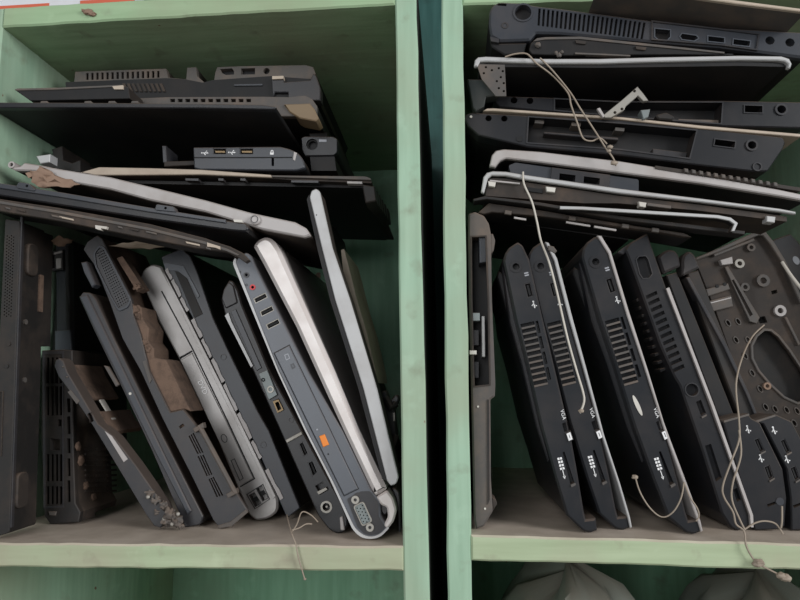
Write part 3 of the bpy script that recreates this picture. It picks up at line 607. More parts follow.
for i, x0 in enumerate((6, 18, 52, 60, 118, 131, 146, 186, 206)):
    yy = 206+(x0*.17 if x0 < 150 else 25.5+(x0-150)*.28); t.part('clip', MB().prism(fr, fr.poly([(x0, yy), (x0+5+i % 4*3, yy+1.2+i % 4*.6), (x0+5+i % 4*3, yy+3+i % 4*.6), (x0+1, yy+2)]), -.0015, .001, bev=.0003), ('frame', 'brown', 'frame', 'beige')[i % 4])
t.part('bracket', MB().prism(fr, fr.poly([(97, 226), (109, 227.5), (108, 230), (103, 229), (102.5, 231), (97.5, 229.5)]), -.003, .001), 'white', label='pale metal bracket')
t.part('bracket', MB().prism(fr, fr.poly([(208, 243), (221, 247), (221, 250), (216, 248), (208, 247)]), -.002, .001), 'beige')
# --- black lid with mounting ears
fr = lie((0, 190), (255, 228), -.007)
ol = fr.poly([(-14, 180.5), (0, 183.5), (60, 193), (150, 208.5), (200, 216.5), (235, 221.5), (246, 223), (248, 228), (246, 231.5), (232, 230.5), (150, 219), (60, 205), (0, 195.5), (-14, 193)])
t = slab('screen_surround', 'black display bezel with screw ears under the warm grey lid', 'laptop part', fr, fillet(ol, .001, 2), .18, 'black', bev=.0012, bodym='matte', plate_name='front_edge', xmin=XL1+.001)
t.part('top_ridge', MB().prism(fr, fr.poly([(0, 183.5), (60, 192.5), (150, 208), (226, 220), (226, 223.5), (150, 212.5), (60, 197.5), (0, 188.5)]), -.0018, .001, bev=.0005), 'slate')
for (pts, c) in (([(18.5, 186.5), (21, 183), (31, 184.5), (37, 190.5), (36, 192), (19, 189)], (29, 187)), ([(156.5, 209.5), (158, 205), (175, 207.5), (177.5, 213), (157, 211)], (167, 209))):
    q = fr.uv(*c); t.part('mounting_ear', MB().prism(fr, fillet(fr.poly(pts), .001), -.003, .004, holes=[circ(q[0], q[1], .0013, 10)], bev=.0004), 'slate')
t.part('label', MB().prism(fr, fr.poly([(234, 220), (243, 220.5), (243, 223), (235, 222.5)]), -.002, .001), 'white')
# --- warm grey lid with pointed end
fr = lie((9, 165), (308, 232), .002)
ol = fr.poly([(7, 163.5), (9, 164), (11, 167), (20, 166), (24, 162.5), (40, 165), (60, 169), (110, 177), (160, 189), (205, 200), (250, 212.5), (295, 222), (306, 228), (310, 235), (304, 237), (262, 229), (205, 211.5), (150, 200), (110, 189), (60, 180), (48, 174), (34, 171), (14, 170), (8, 167)])
t = slab('screen_cover', 'warm grey laptop lid edge sloping down to a round hinge end', 'laptop part', fr, fillet(ol, .0008, 2), .17, 'lid', bev=.0012, bodym='brown', plate_name='front_edge')
q = fr.uv(256, 220.5); t.part('hinge_cap', MB().prism(fr, circ(q[0], q[1], .0045, 20), -.004, .02, bev=.001), 'lid', label='round hinge cap'); t.part('hinge_ring', MB().ring(fr, q[0], q[1], .0033, .0027, -.0044, -.003), 'char')
q = fr.uv(12, 165); t.part('hook', MB().ring(fr, q[0], q[1], .0032, .0018, -.001, .01), 'lid')
pp = Thing('paper_scrap', 'crumpled brown paper scrap tucked under the pointed grey lid end', 'paper', at(40, 186, .008))
def crumple(pts, y, dy, n=7, m='paper', th=.0012, name='sheet', thing=None, amp=.003):
    """thin bent sheet spanning the quad of px corners a,b,c,d, with crumples"""
    a, b, c, d = [Vector((at(p[0], p[1], y+(q*dy))).to_tuple()) for p, q in zip(pts, (0, .2, 1, .8))]
    mb = MB(); nv = n+1
    for s_ in (0, 1):
        for i in range(nv):
            for j in range(nv):
                f, g = i/n, j/n; v = a.lerp(b, f).lerp(d.lerp(c, f), g)
                if s_ == 0: random.seed(i*31+j*17+int(pts[0][0])); off = Vector((random.uniform(-1, 1), random.uniform(-1, 1), random.uniform(-1, 1)))*amp
                else: random.seed(i*31+j*17+int(pts[0][0])); off = Vector((random.uniform(-1, 1), random.uniform(-1, 1), random.uniform(-1, 1)))*amp+Vector((0, th, th*.4))
                mb.v.append(v+off)
    N_ = nv*nv
    for i in range(n):
        for j in range(n):
            k = i*nv+j; mb.f.append((k, k+1, k+nv+1, k+nv)); mb.f.append((N_+k, N_+k+nv, N_+k+nv+1, N_+k+1))
    for i in range(n):
        for (p, q) in ((i, i+1), (n*nv+i+1, n*nv+i), ((i+1)*nv, i*nv), (i*nv+n, (i+1)*nv+n)): mb.f.append((p, p+N_, q+N_, q))
    return thing.part(name, mb, m, ang=1.2)
crumple([(28, 174), (41, 166), (80, 187), (40, 190)], -.006, .006, thing=pp, amp=.002)
pp = Thing('paper_scrap', 'small brown torn paper above the thin blue-grey bezel', 'paper', at(60, 247, .05)); crumple([(48, 242), (60, 236.5), (75, 241), (63, 247)], .055, .02, thing=pp, n=4, amp=.0015)
pp = Thing('paper_scrap', 'long beige torn paper strip under the grimy frame', 'paper', at(140, 246, .035)); crumple([(109, 246), (140, 240.5), (181, 244), (150, 249)], .036, .03, thing=pp, n=5, amp=.0012, m='beige')
# --- small loose bits at the left
b1 = Thing('metal_bracket', 'small bright folded metal bracket on the pointed end of the grey lid', 'bracket', at(43, 164, .03)); fr = lie((36, 160), (50, 160), .03)
b1.part('plate', MB().prism(fr, fr.poly([(36, 156), (50, 154), (49.5, 162), (40, 163.5)]), 0, .012, bev=.0006), 'alu')
fr2 = lie((48, 150), (80, 165), .06); b2 = Thing('plastic_offcut', 'broken dark plastic strip behind the bright bracket', 'laptop part', at(64, 170, .06))
b2.part('strip', MB().prism(fr2, fr2.poly([(52, 149), (62, 146), (63, 160), (72, 163), (80, 160), (80, 172), (54, 170)]), 0, .05, bev=.0006), 'dirty')
# --- beige-lipped panel
fr = lie((85, 170), (368, 177), .034)
ol = fr.poly([(80, 172.5), (88, 170), (99, 167), (150, 168), (200, 169.5), (271, 174.7), (272, 177.3), (200, 174.3), (150, 174.8), (95, 175)])
t = slab('screen_chassis', 'beige-lipped panel with dark ribbed corner above the silver-edged lid', 'laptop part', fr, fillet(ol, .0008, 2), .23, 'beige', bev=.0006, bodym='brown', plate_name='front_lip', pt=.003, bodypoly=[(82, 172.5), (99, 168), (150, 168.5), (200, 170), (271, 175), (300, 176), (366, 176.5), (371, 179), (371, 182), (300, 179.5), (271, 177.5), (200, 174.5), (150, 174.8), (95, 175)])
t.part('thin_lip', MB().prism(fr, fr.poly([(271, 175.2), (300, 175.7), (366, 176.3), (371, 178.5), (371, 180), (300, 177.6), (272, 177)]), 0, .003, bev=.0003), 'frame')
for (x0, x1, y0_) in ((185, 198, 178), (218, 223, 178), (240, 245, 178), (291, 318, 180), (347, 362, 181)): t.part('tab', MB().prism(fr, fr.poly([(x0, y0_), (x1, y0_+.2), (x1, y0_+2.4), (x0, y0_+2)]), .001, .008), 'char' if x0 < 340 else 'lid')
rb = MB()
for i in range(6):
    f = i/6; rb.prism(Frame((362+20*f*.95, 180+28*f), (372+18*f, 180+28*f), .034+.028*i), [(0, -.004), (.012, -.006), (.014, -.020), (.004, -.022)], 0, .02, bev=.001)
t.part('ribbed_corner', rb, 'dirty')
t.part('underside_panel', MB().prism(fr, fr.poly([(110, 176), (360, 180.5), (362, 184), (110, 179)]), .012, .225), 'matte')
# --- base with two usb ports
fr = lie((193, 158), (308, 160), .036)
ol = fr.poly([(193, 147.2), (280, 146.5), (290, 149), (298, 153), (303, 159), (305, 168), (296, 170.5), (200, 169.5), (194, 168)])
us = [fr.poly([(213, 148), (226.5, 148), (226.5, 154.5), (213, 154.5)]), fr.poly([(239.5, 148), (253.5, 148), (253.5, 154.5), (239.5, 154.5)])]
t = slab('laptop_chassis', 'black laptop base with two gold-tongued ports facing out and a lock slot', 'laptop base', fr, fillet(ol, [.001, .001, .003, .003, .003, .003, .003, .001, .001], 3), .22, 'slate', holes=us+[fr.poly([(271.5, 157.5), (274, 157.5), (274, 166), (271.5, 166)])], bev=.001, bodym='matte')
for h in us: usb_port(t, fr, h, 'char', 'gold', False)
t.part('seam', MB().prism(fr, fr.poly([(194, 157.2), (292, 157), (292, 158), (194, 158.2)]), -.0004, .001), 'hole')
for c in ((205, 153), (232, 152.5)): usb_symbol(t, fr, c, .0065, 'print')
q = fr.uv(272, 152.5); lk = MB(); lk.prism(fr, rrect(q[0]-.0017, q[0]+.0017, q[1]-.0022, q[1]+.0008, .0004), -.0003, .0002); lk.prism(fr, circ(q[0], q[1]+.001, .0014, 10), -.0003, .0002, holes=[circ(q[0], q[1]+.001, .0008, 10)]); t.part('lock_symbol', lk, 'print')
t.part('corner_glint', MB().prism(fr, fr.poly([(294, 152), (297, 153), (295, 161), (293, 160)]), -.001, .002, bev=.0004), 'lid')
t.part('bay_rail', MB().prism(fr, fr.poly([(162, 160), (193.5, 159), (193.5, 163.5), (162, 165)]), .004, .05, bev=.0006), 'dirty'); t.part('bay_post', MB().prism(fr, fr.poly([(160, 144), (164, 144), (164.5, 161), (161, 161)]), .004, .03, bev=.0006), 'slate')
# --- end block with power socket
fr = lie((302, 146), (338, 146), .055); dc = fr.uv(312, 144.3)
ol = fr.poly([(301, 138), (304, 136.3), (333, 136.5), (337.5, 139), (337.5, 152), (334, 155.5), (305, 156), (302, 150)])
t = slab('laptop_chassis', 'black laptop end with a round power socket, behind the two-port base', 'laptop base', fr, fillet(ol, .001, 2), .22, 'black', holes=[circ(dc[0], dc[1], .0058, 18)], bodym='matte')
t.part('label', MB().prism(fr, fr.poly([(319, 139.5), (326.5, 139.7), (326.5, 142), (319, 142)]), -.0004, .001), 'gprint'); t.part('socket', MB().ring(fr, dc[0], dc[1], .0056, .0042, .002, .006), 'hole')
t.part('body_step', MB().prism(fr, fr.poly([(309.5, 156), (334, 155.5), (336, 170), (311, 170)]), .002, .2), 'matte')
t.part('clip', MB().prism(fr, fr.poly([(305, 127), (324, 126), (326, 136), (307, 136.5)]), .015, .06, bev=.001), 'dirty')
# --- wide black panel
fr = lie((-30, 104), (275, 106), -.007)
ol = fr.poly([(-40, 101), (0, 102.2), (80, 102.5), (200, 103.5), (262, 104.5), (276, 106.5), (274, 109.5), (200, 108.2), (80, 107.6), (0, 107.8), (-40, 107.5)])
t = slab('screen_backshell', 'wide flat black display cover reaching past the left cabinet wall edge', 'laptop part', fr, fillet(ol, .0008, 2), .215, 'black', bev=.0008, bodym='matte', plate_name='front_edge', xmin=XL1+.001)
for x0 in (40, 84, 108, 131): t.part('clip', MB().prism(fr, fr.poly([(x0, 100.5), (x0+6, 100.3), (x0+7, 102.6), (x0-1, 102.6)]), .001, .006, bev=.0004), 'frame')
# --- strip with square holes and taped corner
fr = lie((128, 100), (318, 104), .034); hs = []
for i in range(11): hs.append(fr.poly([(170+i*7.6, 98.8), (175+i*7.6, 98.8), (175+i*7.6, 102.2), (170+i*7.6, 102.2)]))
ol = fr.poly([(130, 98.5), (166, 97), (262, 96.5), (290, 97), (305, 95.5), (312, 99), (317, 106), (316, 116), (130, 117)])
t = slab('laptop_chassis', 'base rim with a row of small square holes and a brown taped corner', 'laptop base', fr, ol, .16, 'frame', holes=hs, bodym='matte', bev=.0005, plate_name='rim')
t.part('taped_corner', MB().prism(fr, fillet(fr.poly([(284, 105), (310, 104), (315, 110), (319, 119), (316, 122), (300, 119), (290, 113)]), .001), -.002, .02, bev=.001), 'tape', label='brown tape patch')
# --- top: pan with barred grille and notched rim
fr = lie((70, 80), (318, 76), .06)
ol = fr.poly([(67, 83), (74, 82), (75, 71.5), (166, 68.5), (168, 77.5), (186, 79), (187, 67.5), (196, 67), (197, 76), (204, 82), (209, 82.5), (214, 80), (215, 73), (217, 67), (240, 66), (306, 65), (313, 67), (315.5, 73), (312, 80), (316, 90), (318, 100), (300, 106), (67, 106)])
hs = slots(fr, (86, 73), (162, 70.8), (86, 80), (162, 77.6), 15, .5)
hs += [fr.poly(p) for p in ([(220, 69), (232, 68.3), (234, 71), (234, 74.5), (226, 75), (222, 73)], [(241, 68.5), (255, 68), (255, 74.3), (241, 74.6)])]
q = fr.uv(266.5, 71); hs.append(circ(q[0], q[1], .0034, 12))
t = slab('laptop_chassis', 'dark base pan with a barred vent and notched rim, highest in the left cabinet', 'laptop base', fr, ol, .2, 'frame', holes=hs, bodym='matte', plate_name='rim', bev=.0004)
t.part('inner_wall', MB().prism(fr, fr.poly([(68, 84), (168, 80), (186, 81), (204, 84.5), (214, 82), (272, 78), (312, 81), (316, 92), (316, 105), (68, 105)]), -.004, .001), 'matte')
t.part('corner_block', MB().prism(fr, fr.poly([(273.5, 82), (286, 81.5), (286, 86), (312, 84), (315, 77), (318, 80), (322, 92), (322, 104), (290, 104), (290, 96), (277, 96), (275, 100)]), -.008, .004, bev=.0008), 'char')
t.part('clip', MB().prism(fr, fr.poly([(275, 81), (286, 80.7), (286, 83.5), (275, 84)]), -.010, -.002), 'beige')
hat = MB()
for i in range(9): hat.prism(fr, fr.poly([(125+i*4.6, 86), (127.5+i*4.6, 86), (131+i*4.6, 94), (128.5+i*4.6, 94)]), -.0055, -.003)
t.part('vent_ribs', hat, 'brown')
t.part('rim_line', MB().prism(fr, fr.poly([(236, 87), (264, 86.5), (264, 88), (236, 88.3)]), -.0055, -.003), 'slate')
# --- thin panel on the left
fr = lie((15, 90), (128, 87), .004)
ol = fr.poly([(15, 90), (18, 89), (60, 88.2), (122, 85.5), (128, 87), (130, 98.5), (40, 100.5), (30, 100.5)])
t = slab('drive_cover', 'thin dark panel with light upper edge, poking out at the far left top', 'laptop part', fr, ol, .028, 'matte', bev=.0004, plate_name='front_edge')
t.part('top_edge', MB().prism(fr, fr.poly([(15, 90), (18, 88.8), (60, 88), (122, 85.2), (124, 87), (60, 90), (17, 91)]), -.001, .03, bev=.0003), 'frame'); t.part('clip', MB().prism(fr, fr.poly([(113, 87), (124, 86), (124, 90), (115, 90)]), -.0015, .003), 'beige')

# ================================================================== RIGHT CELL, upright pieces
# --- tall open frame against the left wall
y = yr(482, 530); fr = Frame((480, 213), (483, 529), y)
ol = fr.poly([(468.5, 214), (475, 212), (484, 216), (489, 224), (491, 234), (492, 300), (495.5, 384), (495, 397), (490.5, 400), (491, 480), (493, 512), (484, 527), (476, 530), (474, 520), (471.5, 400), (469, 300), (468, 240)])
win = fr.poly([(470.5, 236.5), (486.5, 236), (489, 300), (490.5, 386), (473.3, 388), (471, 300)])
t = slab('drive_caddy', 'tall brownish-grey open frame standing against the right cabinet side panel', 'laptop part', fr, fillet(ol, .0012, 3), .2, 'frame', holes=[win], pt=.02, bev=.0015, bodym='matte')
t.part('window_rim', MB().prism(fr, win, -.0012, .003, holes=[inset(ccw(win), .0012)]), 'brown')
t.part('grey_block', MB().prism(fr, fr.poly([(479, 237), (486, 237), (486.5, 262), (479.5, 263)]), .002, .02, bev=.0005), 'slate')
t.part('white_bar', MB().prism(fr, fr.poly([(482, 316), (485, 316), (485.5, 357), (482.5, 357)]), .004, .02, bev=.0004), 'alu', label='bright metal bar')
t.part('connector', MB().prism(fr, fr.poly([(471.5, 313), (480, 313), (480, 321), (471.5, 321)]), .002, .02, bev=.0004), 'cap'); t.part('connector', MB().prism(fr, fr.poly([(469.5, 351), (476.5, 351), (476.5, 355), (469.5, 355)]), -.002, .02, bev=.0003), 'white')
for (a_, b_) in ((330, 345), (362, 378)): t.part('inner_block', MB().prism(fr, fr.poly([(473, a_), (479, a_), (479, b_), (474, b_)]), .006, .02), 'black')
t.part('top_lug', MB().prism(fr, fillet(fr.poly([(489, 234), (493, 233), (495.5, 240), (494, 250), (490.5, 254)]), .001), .003, .04, bev=.0008), 'frame'); t.part('side_lug', MB().prism(fr, fillet(fr.poly([(492, 498), (496, 500), (497.5, 505), (493, 512)]), .0008), .002, .02, bev=.0006), 'brown')
for c in ((478, 407), (485, 509)): q = fr.uv(*c); t.part('screw', MB().prism(fr, circ(q[0], q[1], .0009, 8), -.0008, .001), 'white')
t.part('fold_line', MB().prism(fr, fr.poly([(487, 400), (489, 400), (489.5, 500), (487.5, 505)]), -.0008, .001), 'dirty')

# --- the row of matching black netbook bases
ref = Frame((516, 246), (590, 532), yr(590, 533))
R_ol = [(503.5, 262), (505, 254), (509, 248), (518, 242), (523, 246), (529.5, 260), (542, 315), (556, 373), (568, 424), (571, 437), (577, 470), (584, 512), (586, 520), (596, 519), (597.5, 531), (590, 533.5), (583, 531.5), (567, 516), (556, 480), (541, 426), (527, 365), (516, 322)]
def rp(pts): return ref.poly(pts)
def netbook(label, A, B, y, lid=None, sticker=None, steps=True, lidm='alu'):
    fr = Frame(A, B, y); k = fr.L/ref.L
    S = lambda P_: [(u*k, t*k) for u, t in P_]
    jk = S([ref.uv(516, 267)])[0]
    usb = S(rp([(524, 284), (530.5, 282.5), (533.8, 296.5), (527.5, 298.5)]))
    vents = []
    a0, a1, b0, b1 = [Vector(S([ref.uv(*p)])[0]) for p in ((520.5, 324.5), (534.5, 388), (534, 321.5), (548, 385))]
    vents.append([tuple(a0), tuple(b0), tuple(b1), tuple(a1)]); fins = []
    for i in range(11):
        f0, f1 = (i+.62)/11, (i+.95)/11; fins.append([tuple(a0.lerp(a1, f0)), tuple(b0.lerp(b1, f0)), tuple(b0.lerp(b1, f1)), tuple(a0.lerp(a1, f1))])
    a0, a1, b0, b1 = [Vector(S([ref.uv(*p)])[0]) for p in ((535.5, 321.5), (549, 384), (538, 321), (552, 383))]
    for i in range(4):
        f0, f1 = i/4, (i+.78)/4; vents.append([tuple(a0.lerp(a1, f0)), tuple(b0.lerp(b1, f0)), tuple(b0.lerp(b1, f1)), tuple(a0.lerp(a1, f1))])
    card = S(rp([(562.5, 452.5), (564.5, 452), (574.5, 483), (570.5, 485)])); vga = S(rp([(562, 424), (568.5, 421.5), (571, 430.5), (564.5, 432.5)]))
    ol = fillet(S(rp(R_ol)), [.001, .001, .001, .002, .001, .001, .001, .001, .001, .001, .001, .001, 0, 0, .001, .002, .002, .001, .001, .001, .001, .001], 3)
    t = slab('netbook_chassis', label, 'netbook', fr, ol, .175, 'net', holes=[circ(jk[0], jk[1], .003*k, 14), usb, card, vga]+vents, bev=.0016, pt=.007, group='matching black netbook chassis', bodym='black')
    for f_ in fins: t.part('vent_fin', MB().prism(fr, f_, -.0006, .007), 'frame')
    t.part('power_jack', MB().ring(fr, jk[0], jk[1], .0054*k, .003*k, -.0007, .004), 'black')
    usb_port(t, fr, usb, 'char', 'hole', False)
    class Q:
        pass
    def lab(c, txt, sz):
        u, v = S([ref.uv(*c)])[0]; text_part(t, fr, txt, u, v, sz, 'print')
    u, v = S([ref.uv(534, 305)])[0]; q = Q(); q.uv = lambda *a: (u, v); q.P = fr.P; usb_symbol(t, q, (0, 0), .006)
    ic = MB(); u, v = S([ref.uv(526.5, 274.5)])[0]
    for du in (-.0016, .0004): ic.box(fr, u+du, u+du+.0012, v-.0018, v+.0018, -.0003, .0002)
    t.part('power_symbol', ic, 'gprint')
    lab((563, 415), 'VGA', .0042)
    p = S(rp([(565, 433.5), (570.5, 431), (573.5, 440), (568, 442.5)])); t.part('display_symbol', MB().prism(fr, inset(ccw(p), .0008), -.0014, .001, holes=[inset(ccw(p), .0022)]), 'print')
    t.part('latch', MB().prism(fr, p, -.0011, .001, bev=.0004), 'char')
    bl_ = MB(); u, v = S([ref.uv(560.8, 464)])[0]
    for i_ in range(4):
        for j_ in range(2): bl_.box(fr, u-.005+i_*.0027, u-.0032+i_*.0027, v-.0017+j_*.0021, v-.0001+j_*.0021, -.0003, .0002)
    t.part('card_marks', bl_, 'print')
    mk = MB(); u, v = S([ref.uv(563.5, 474)])[0]; mk.box(fr, u-.003, u+.003, v-.0003, v+.0003, -.0003, .0002); mk.prism(fr, [(u+.002, v-.0012), (u+.0045, v), (u+.002, v+.0012)], -.0003, .0002); t.part('card_symbol', mk, 'print')
    u, v = S([ref.uv(574, 486)])[0]; t.part('card_lip', MB().prism(fr, S(rp([(570.5, 485), (575, 483), (576, 485), (571.5, 487.5)])), -.0012, .001), 'frame')
    # raised underside panels on the left-hand broad side
    if steps: t.part('underside_step', MB().prism(fr, S(rp([(503.4, 266), (505, 258), (507, 258), (519, 322), (530, 365), (544, 426), (553, 462), (550, 464), (538, 428), (523, 365), (511, 322)])), .012, .165, bev=.001), 'black')
    if steps: t.part('underside_step', MB().prism(fr, S(rp([(499, 272), (501, 266), (506, 270), (520, 330), (536, 395), (532, 396), (516, 332)])), .024, .15, bev=.001), 'matte')
    if lid:
        t.part('lid_edge', MB().prism(fr, S([ref.uv(px, py) for px, py in lid]), -.0015, .17, bev=.0006), lidm, label='thin silver lid edge')
    if sticker:
        u, v = S([ref.uv(*sticker)])[0]; t.part('white_mark', MB().prism(fr, circ(u, v, .009, 18, .0017, .1), -.0004, .001), 'white', label='white oval mark')
    return t
yb = yr(590, 533.5)
t = netbook('black netbook chassis nearest the tall open frame, without silver edge', (516, 246), (590, 532), yb)
yb = yr(622, 531)
t = netbook('black netbook chassis pressed against its twin, bright silver edge on its far side', (540, 246), (622.6, 530), yb, steps=False,
            lid=[(521, 243), (524.5, 244), (532.5, 260), (545, 315), (559, 373), (571, 424), (574, 437), (588.5, 486), (597.5, 520), (599, 530), (597.3, 531), (595, 520), (586.2, 486), (571.8, 438), (556, 373), (542.5, 320), (529.5, 262)])
t.part('lid_hinge', MB().prism(Frame((548, 246), (556, 262), yb-.002), [(0, 0), (.003, .004), (.008, .005), (.009, .002), (.004, -.002)], 0, .02, bev=.0006), 'frame')
yb = yr(694, 535)
t = netbook('black netbook chassis bearing a white oval mark', (594, 241), (694, 534), yb,
            lid=[(519, 242), (523, 242.5), (531, 258), (543.5, 315), (557.5, 373), (569, 424), (573.5, 440), (587, 486), (596.5, 520), (598, 530), (596.3, 531), (593.7, 520), (584, 486), (570.5, 439), (555, 373), (541.5, 320), (528.5, 260)], sticker=(545.5, 407), lidm='lid')

# --- vented base with tall rounded opening
y = yr(736, 531.5); fr = Frame((640, 240), (738, 531), y)
ol = fr.poly([(625, 250), (630, 243), (648, 233), (651, 244), (666, 287), (688, 345), (712, 412), (734, 470), (749, 515), (750, 526), (738, 531.5), (731, 528), (722, 514), (702, 450), (680, 386), (674, 376), (660, 345), (628, 256)])
hp = fr.poly([(636.5, 260), (639, 257), (645.5, 256.5), (648, 260), (652, 274), (649, 278), (643, 278.5), (640, 274)])
hs = slots(fr, (645.5, 296), (675, 376), (656.5, 291), (686, 371), 12, .52)
q = fr.uv(692, 390)
t = slab('laptop_chassis', 'black laptop base with a tall rounded opening above a column of vent slots', 'laptop base', fr, fillet(ol, .0015, 3), .2, 'black', holes=[hp, circ(q[0], q[1], .0052, 16), fr.poly([(696, 402), (701, 400), (706, 413), (701, 416)]), fr.poly([(705, 446), (711, 444), (722, 478), (716, 482)]), fr.poly([(733, 490), (737, 488), (741, 500), (737, 502)])]+hs, bev=.0014)
t.part('socket_ring', MB().ring(fr, q[0], q[1], .0062, .0052, -.0006, .003), 'char'); t.part('opening_rim', MB().prism(fr, inset(ccw(hp), -.0008), -.0006, .001, holes=[hp]), 'char')
t.part('port_lip', MB().prism(fr, fr.poly([(701, 417), (706, 414.5), (706.5, 416), (702, 418.5)]), -.001, .001), 'frame')
t.part('silver_line', MB().prism(fr, fr.poly([(665.5, 289), (668.5, 288), (690, 345), (713, 405), (736, 470), (752, 515), (752.5, 527), (750, 527), (749, 515), (733.5, 471), (710.5, 406), (687.5, 346)]), -.002, .05), 'lid', label='grey metallic edge line')
sv = MB()
for i in range(10): sv.prism(fr, fr.poly([(641+i*2.7, 297+i*8), (645+i*2.9, 295+i*8), (646+i*2.9, 298+i*8), (642+i*2.7, 300+i*8)]), .014, .03, bev=.0004)
t.part('rear_vent_ribs', sv, 'matte')
t.part('corner_cap', MB().prism(fr, fillet(fr.poly([(618, 252), (624, 247), (646, 233.5), (648, 236), (630, 246), (625, 254)]), .001), .003, .03, bev=.0008), 'char')

# --- two slim shells with hinge knuckles
for lab_, dx, ytop, kn in (('slim dark shell with hinge knuckle next to the vented laptop base', 0, 279, [(656.5, 258), (661, 253), (668, 250), (674, 251.5), (677.5, 256), (679.5, 267), (662, 274.5)]),
                           ('slim dark shell with grey edge rail and hinge knuckle before the dusty keyboard plate', 21.3, 277, [(680.5, 262), (682, 256), (687, 251.5), (692, 254), (695, 259), (698.5, 268.5), (681, 277)])):
    yb = yr(770, 531.5)+.036; fr = Frame((673+dx, ytop), (750+dx, 490), yb)
    ol = fr.poly([(666+dx, ytop-4), (677+dx, ytop-7), (706.5+dx, 345), (733.5+dx, 413), (760.5+dx, 484), (758+dx, 492), (749+dx, 492), (738+dx, 470), (692+dx, 346)])
    t = slab('hinge_shell', lab_, 'laptop part', fr, ol, .05, 'dirty' if dx else 'matte', bev=.001, bodym='matte')
    t.part('hinge_knuckle', MB().prism(fr, fillet(fr.poly(kn), .002, 4), -.004, .012, bev=.002), 'char', label='rounded dusty hinge knuckle')
    if dx: t.part('edge_rail', MB().prism(fr, fr.poly([(685, 278), (688.5, 277), (726, 345), (748, 393), (760, 424), (757, 425), (745, 395), (722.5, 347)]), -.0025, .01, bev=.0006), 'char', label='grey edge rail')

# --- dusty keyboard support plate, broad face turned towards the room
yk = .110; fr = Frame((694, 258), (770, 440), yk)
ol = fr.poly([(694, 258), (716, 250.5), (756, 233.5), (762, 234), (770, 244), (782, 263.5), (800, 304), (818, 345), (836, 400), (836, 448), (770, 448), (742, 388), (716, 312)])
def el(c, a, b, ang): q = fr.uv(*c); return circ(q[0], q[1], a, 22, b, ang)
big = fr.poly([(764, 331), (770, 331.5), (777, 337), (788, 351), (800, 369), (808, 386), (806, 400), (797, 402), (784, 396), (770, 383), (759, 370), (753, 358), (752.5, 346), (757, 337)])
sm = [(728, 323), (738, 321.5), (736, 340), (748, 340), (752, 373), (745, 356), (765.5, 407), (775, 409), (786.5, 410), (797, 411), (783, 422), (794, 423), (760, 389), (776, 421)]
hs = [big]+[el(c, .0028, .0014, .15) for c in sm]
hs += [fr.poly([(724, 272), (727, 270), (742, 293), (740, 296)]), fr.poly([(771, 291), (777, 289.5), (777.5, 293), (772, 294.5)]), fr.poly([(757, 317.5), (765, 316), (767.5, 322.5), (760, 323.5)])]
t = slab('keyboard_plate', 'dusty keyboard support plate with a large oval opening and many small holes', 'laptop part', fr, ol, .006, 'brown', holes=hs, body=False, pt=.003, bev=.0006, plate_name='plate')
t.part('back_skin', MB().prism(fr, fr.poly([(700, 262), (756, 238), (790, 300), (822, 380), (822, 440), (776, 440), (748, 384)]), .012, .016), 'dirty')
t.part('oval_rim', MB().prism(fr, inset(ccw(big), -.0025), -.0018, .003, holes=[inset(ccw(big), -.0002)], bev=.0006), 'frame')
for c in sm: q = fr.uv(*c); t.part('hole_rim', MB().prism(fr, circ(q[0], q[1], .0038, 14, .0022, .15), -.0008, .001, holes=[circ(q[0], q[1], .0029, 14, .0015, .15)]), 'frame')
t.part('top_lip', MB().prism(fr, fr.poly([(692, 259.5), (716, 249.5), (756, 231.5), (762.5, 232.5), (771, 243), (783, 262.5), (801, 303), (797, 304), (779, 264), (767, 245.5), (760, 237), (756.5, 236.5), (717, 253), (695, 261)]), -.006, .004, bev=.0008), 'frame')
t.part('upper_rail', MB().prism(fr, fr.poly([(712, 255), (752, 239), (753, 241.5), (713, 257.5)]), -.004, .002, bev=.0005), 'frame')
for c, r, mm in (((738.5, 264), .0046, 'metal'), ((744, 287.5), .0042, 'frame'), ((750, 248), .004, 'frame'), ((762, 281), .0062, 'frame'), ((779, 311), .0055, 'lid'), ((766, 386), .0035, 'paper')):
    q = fr.uv(*c); t.part('screw_boss', MB().ring(fr, q[0], q[1], r, r*.5, -.003, .002, 14), mm)
t.part('bracket', MB().prism(fr, fr.poly([(718, 261), (730, 257.5), (731, 264.5), (720, 266)]), -.005, .002, bev=.0005), 'lid', label='pale metal bracket')
t.part('channel', MB().prism(fr, fr.poly([(723, 268), (726, 266.5), (758, 318), (755, 324), (748, 322)]), -.004, .002, holes=[fr.poly([(730, 281), (732, 280), (751, 315), (748, 317)])], bev=.0005), 'frame')
t.part('channel', MB().prism(fr, fr.poly([(783, 318), (785.5, 317), (799, 344), (797, 346)]), -.003, .002, bev=.0005), 'frame')
for (p_) in ([(704, 290), (726, 284), (728, 290), (706, 297)], [(706, 302), (729, 296), (731, 307), (711, 312)]): t.part('card_slot', MB().prism(fr, fr.poly(p_), -.005, .002, bev=.0006), 'frame')
t.part('slot_line', MB().prism(fr, fr.poly([(707, 303.5), (728.5, 298), (728.8, 299), (707.3, 304.5)]), -.0056, -.004), 'lid')
for c in ((715, 287), (722.5, 285)): q = fr.uv(*c); t.part('slot_hole', MB().prism(fr, circ(q[0], q[1], .0017, 10), -.0056, -.004), 'hole')
t.part('support_leg', MB().prism(fr, fr.poly([(764, 446), (836, 446), (845, 470), (845, 508), (770, 508)]), .004, .012), 'dirty')

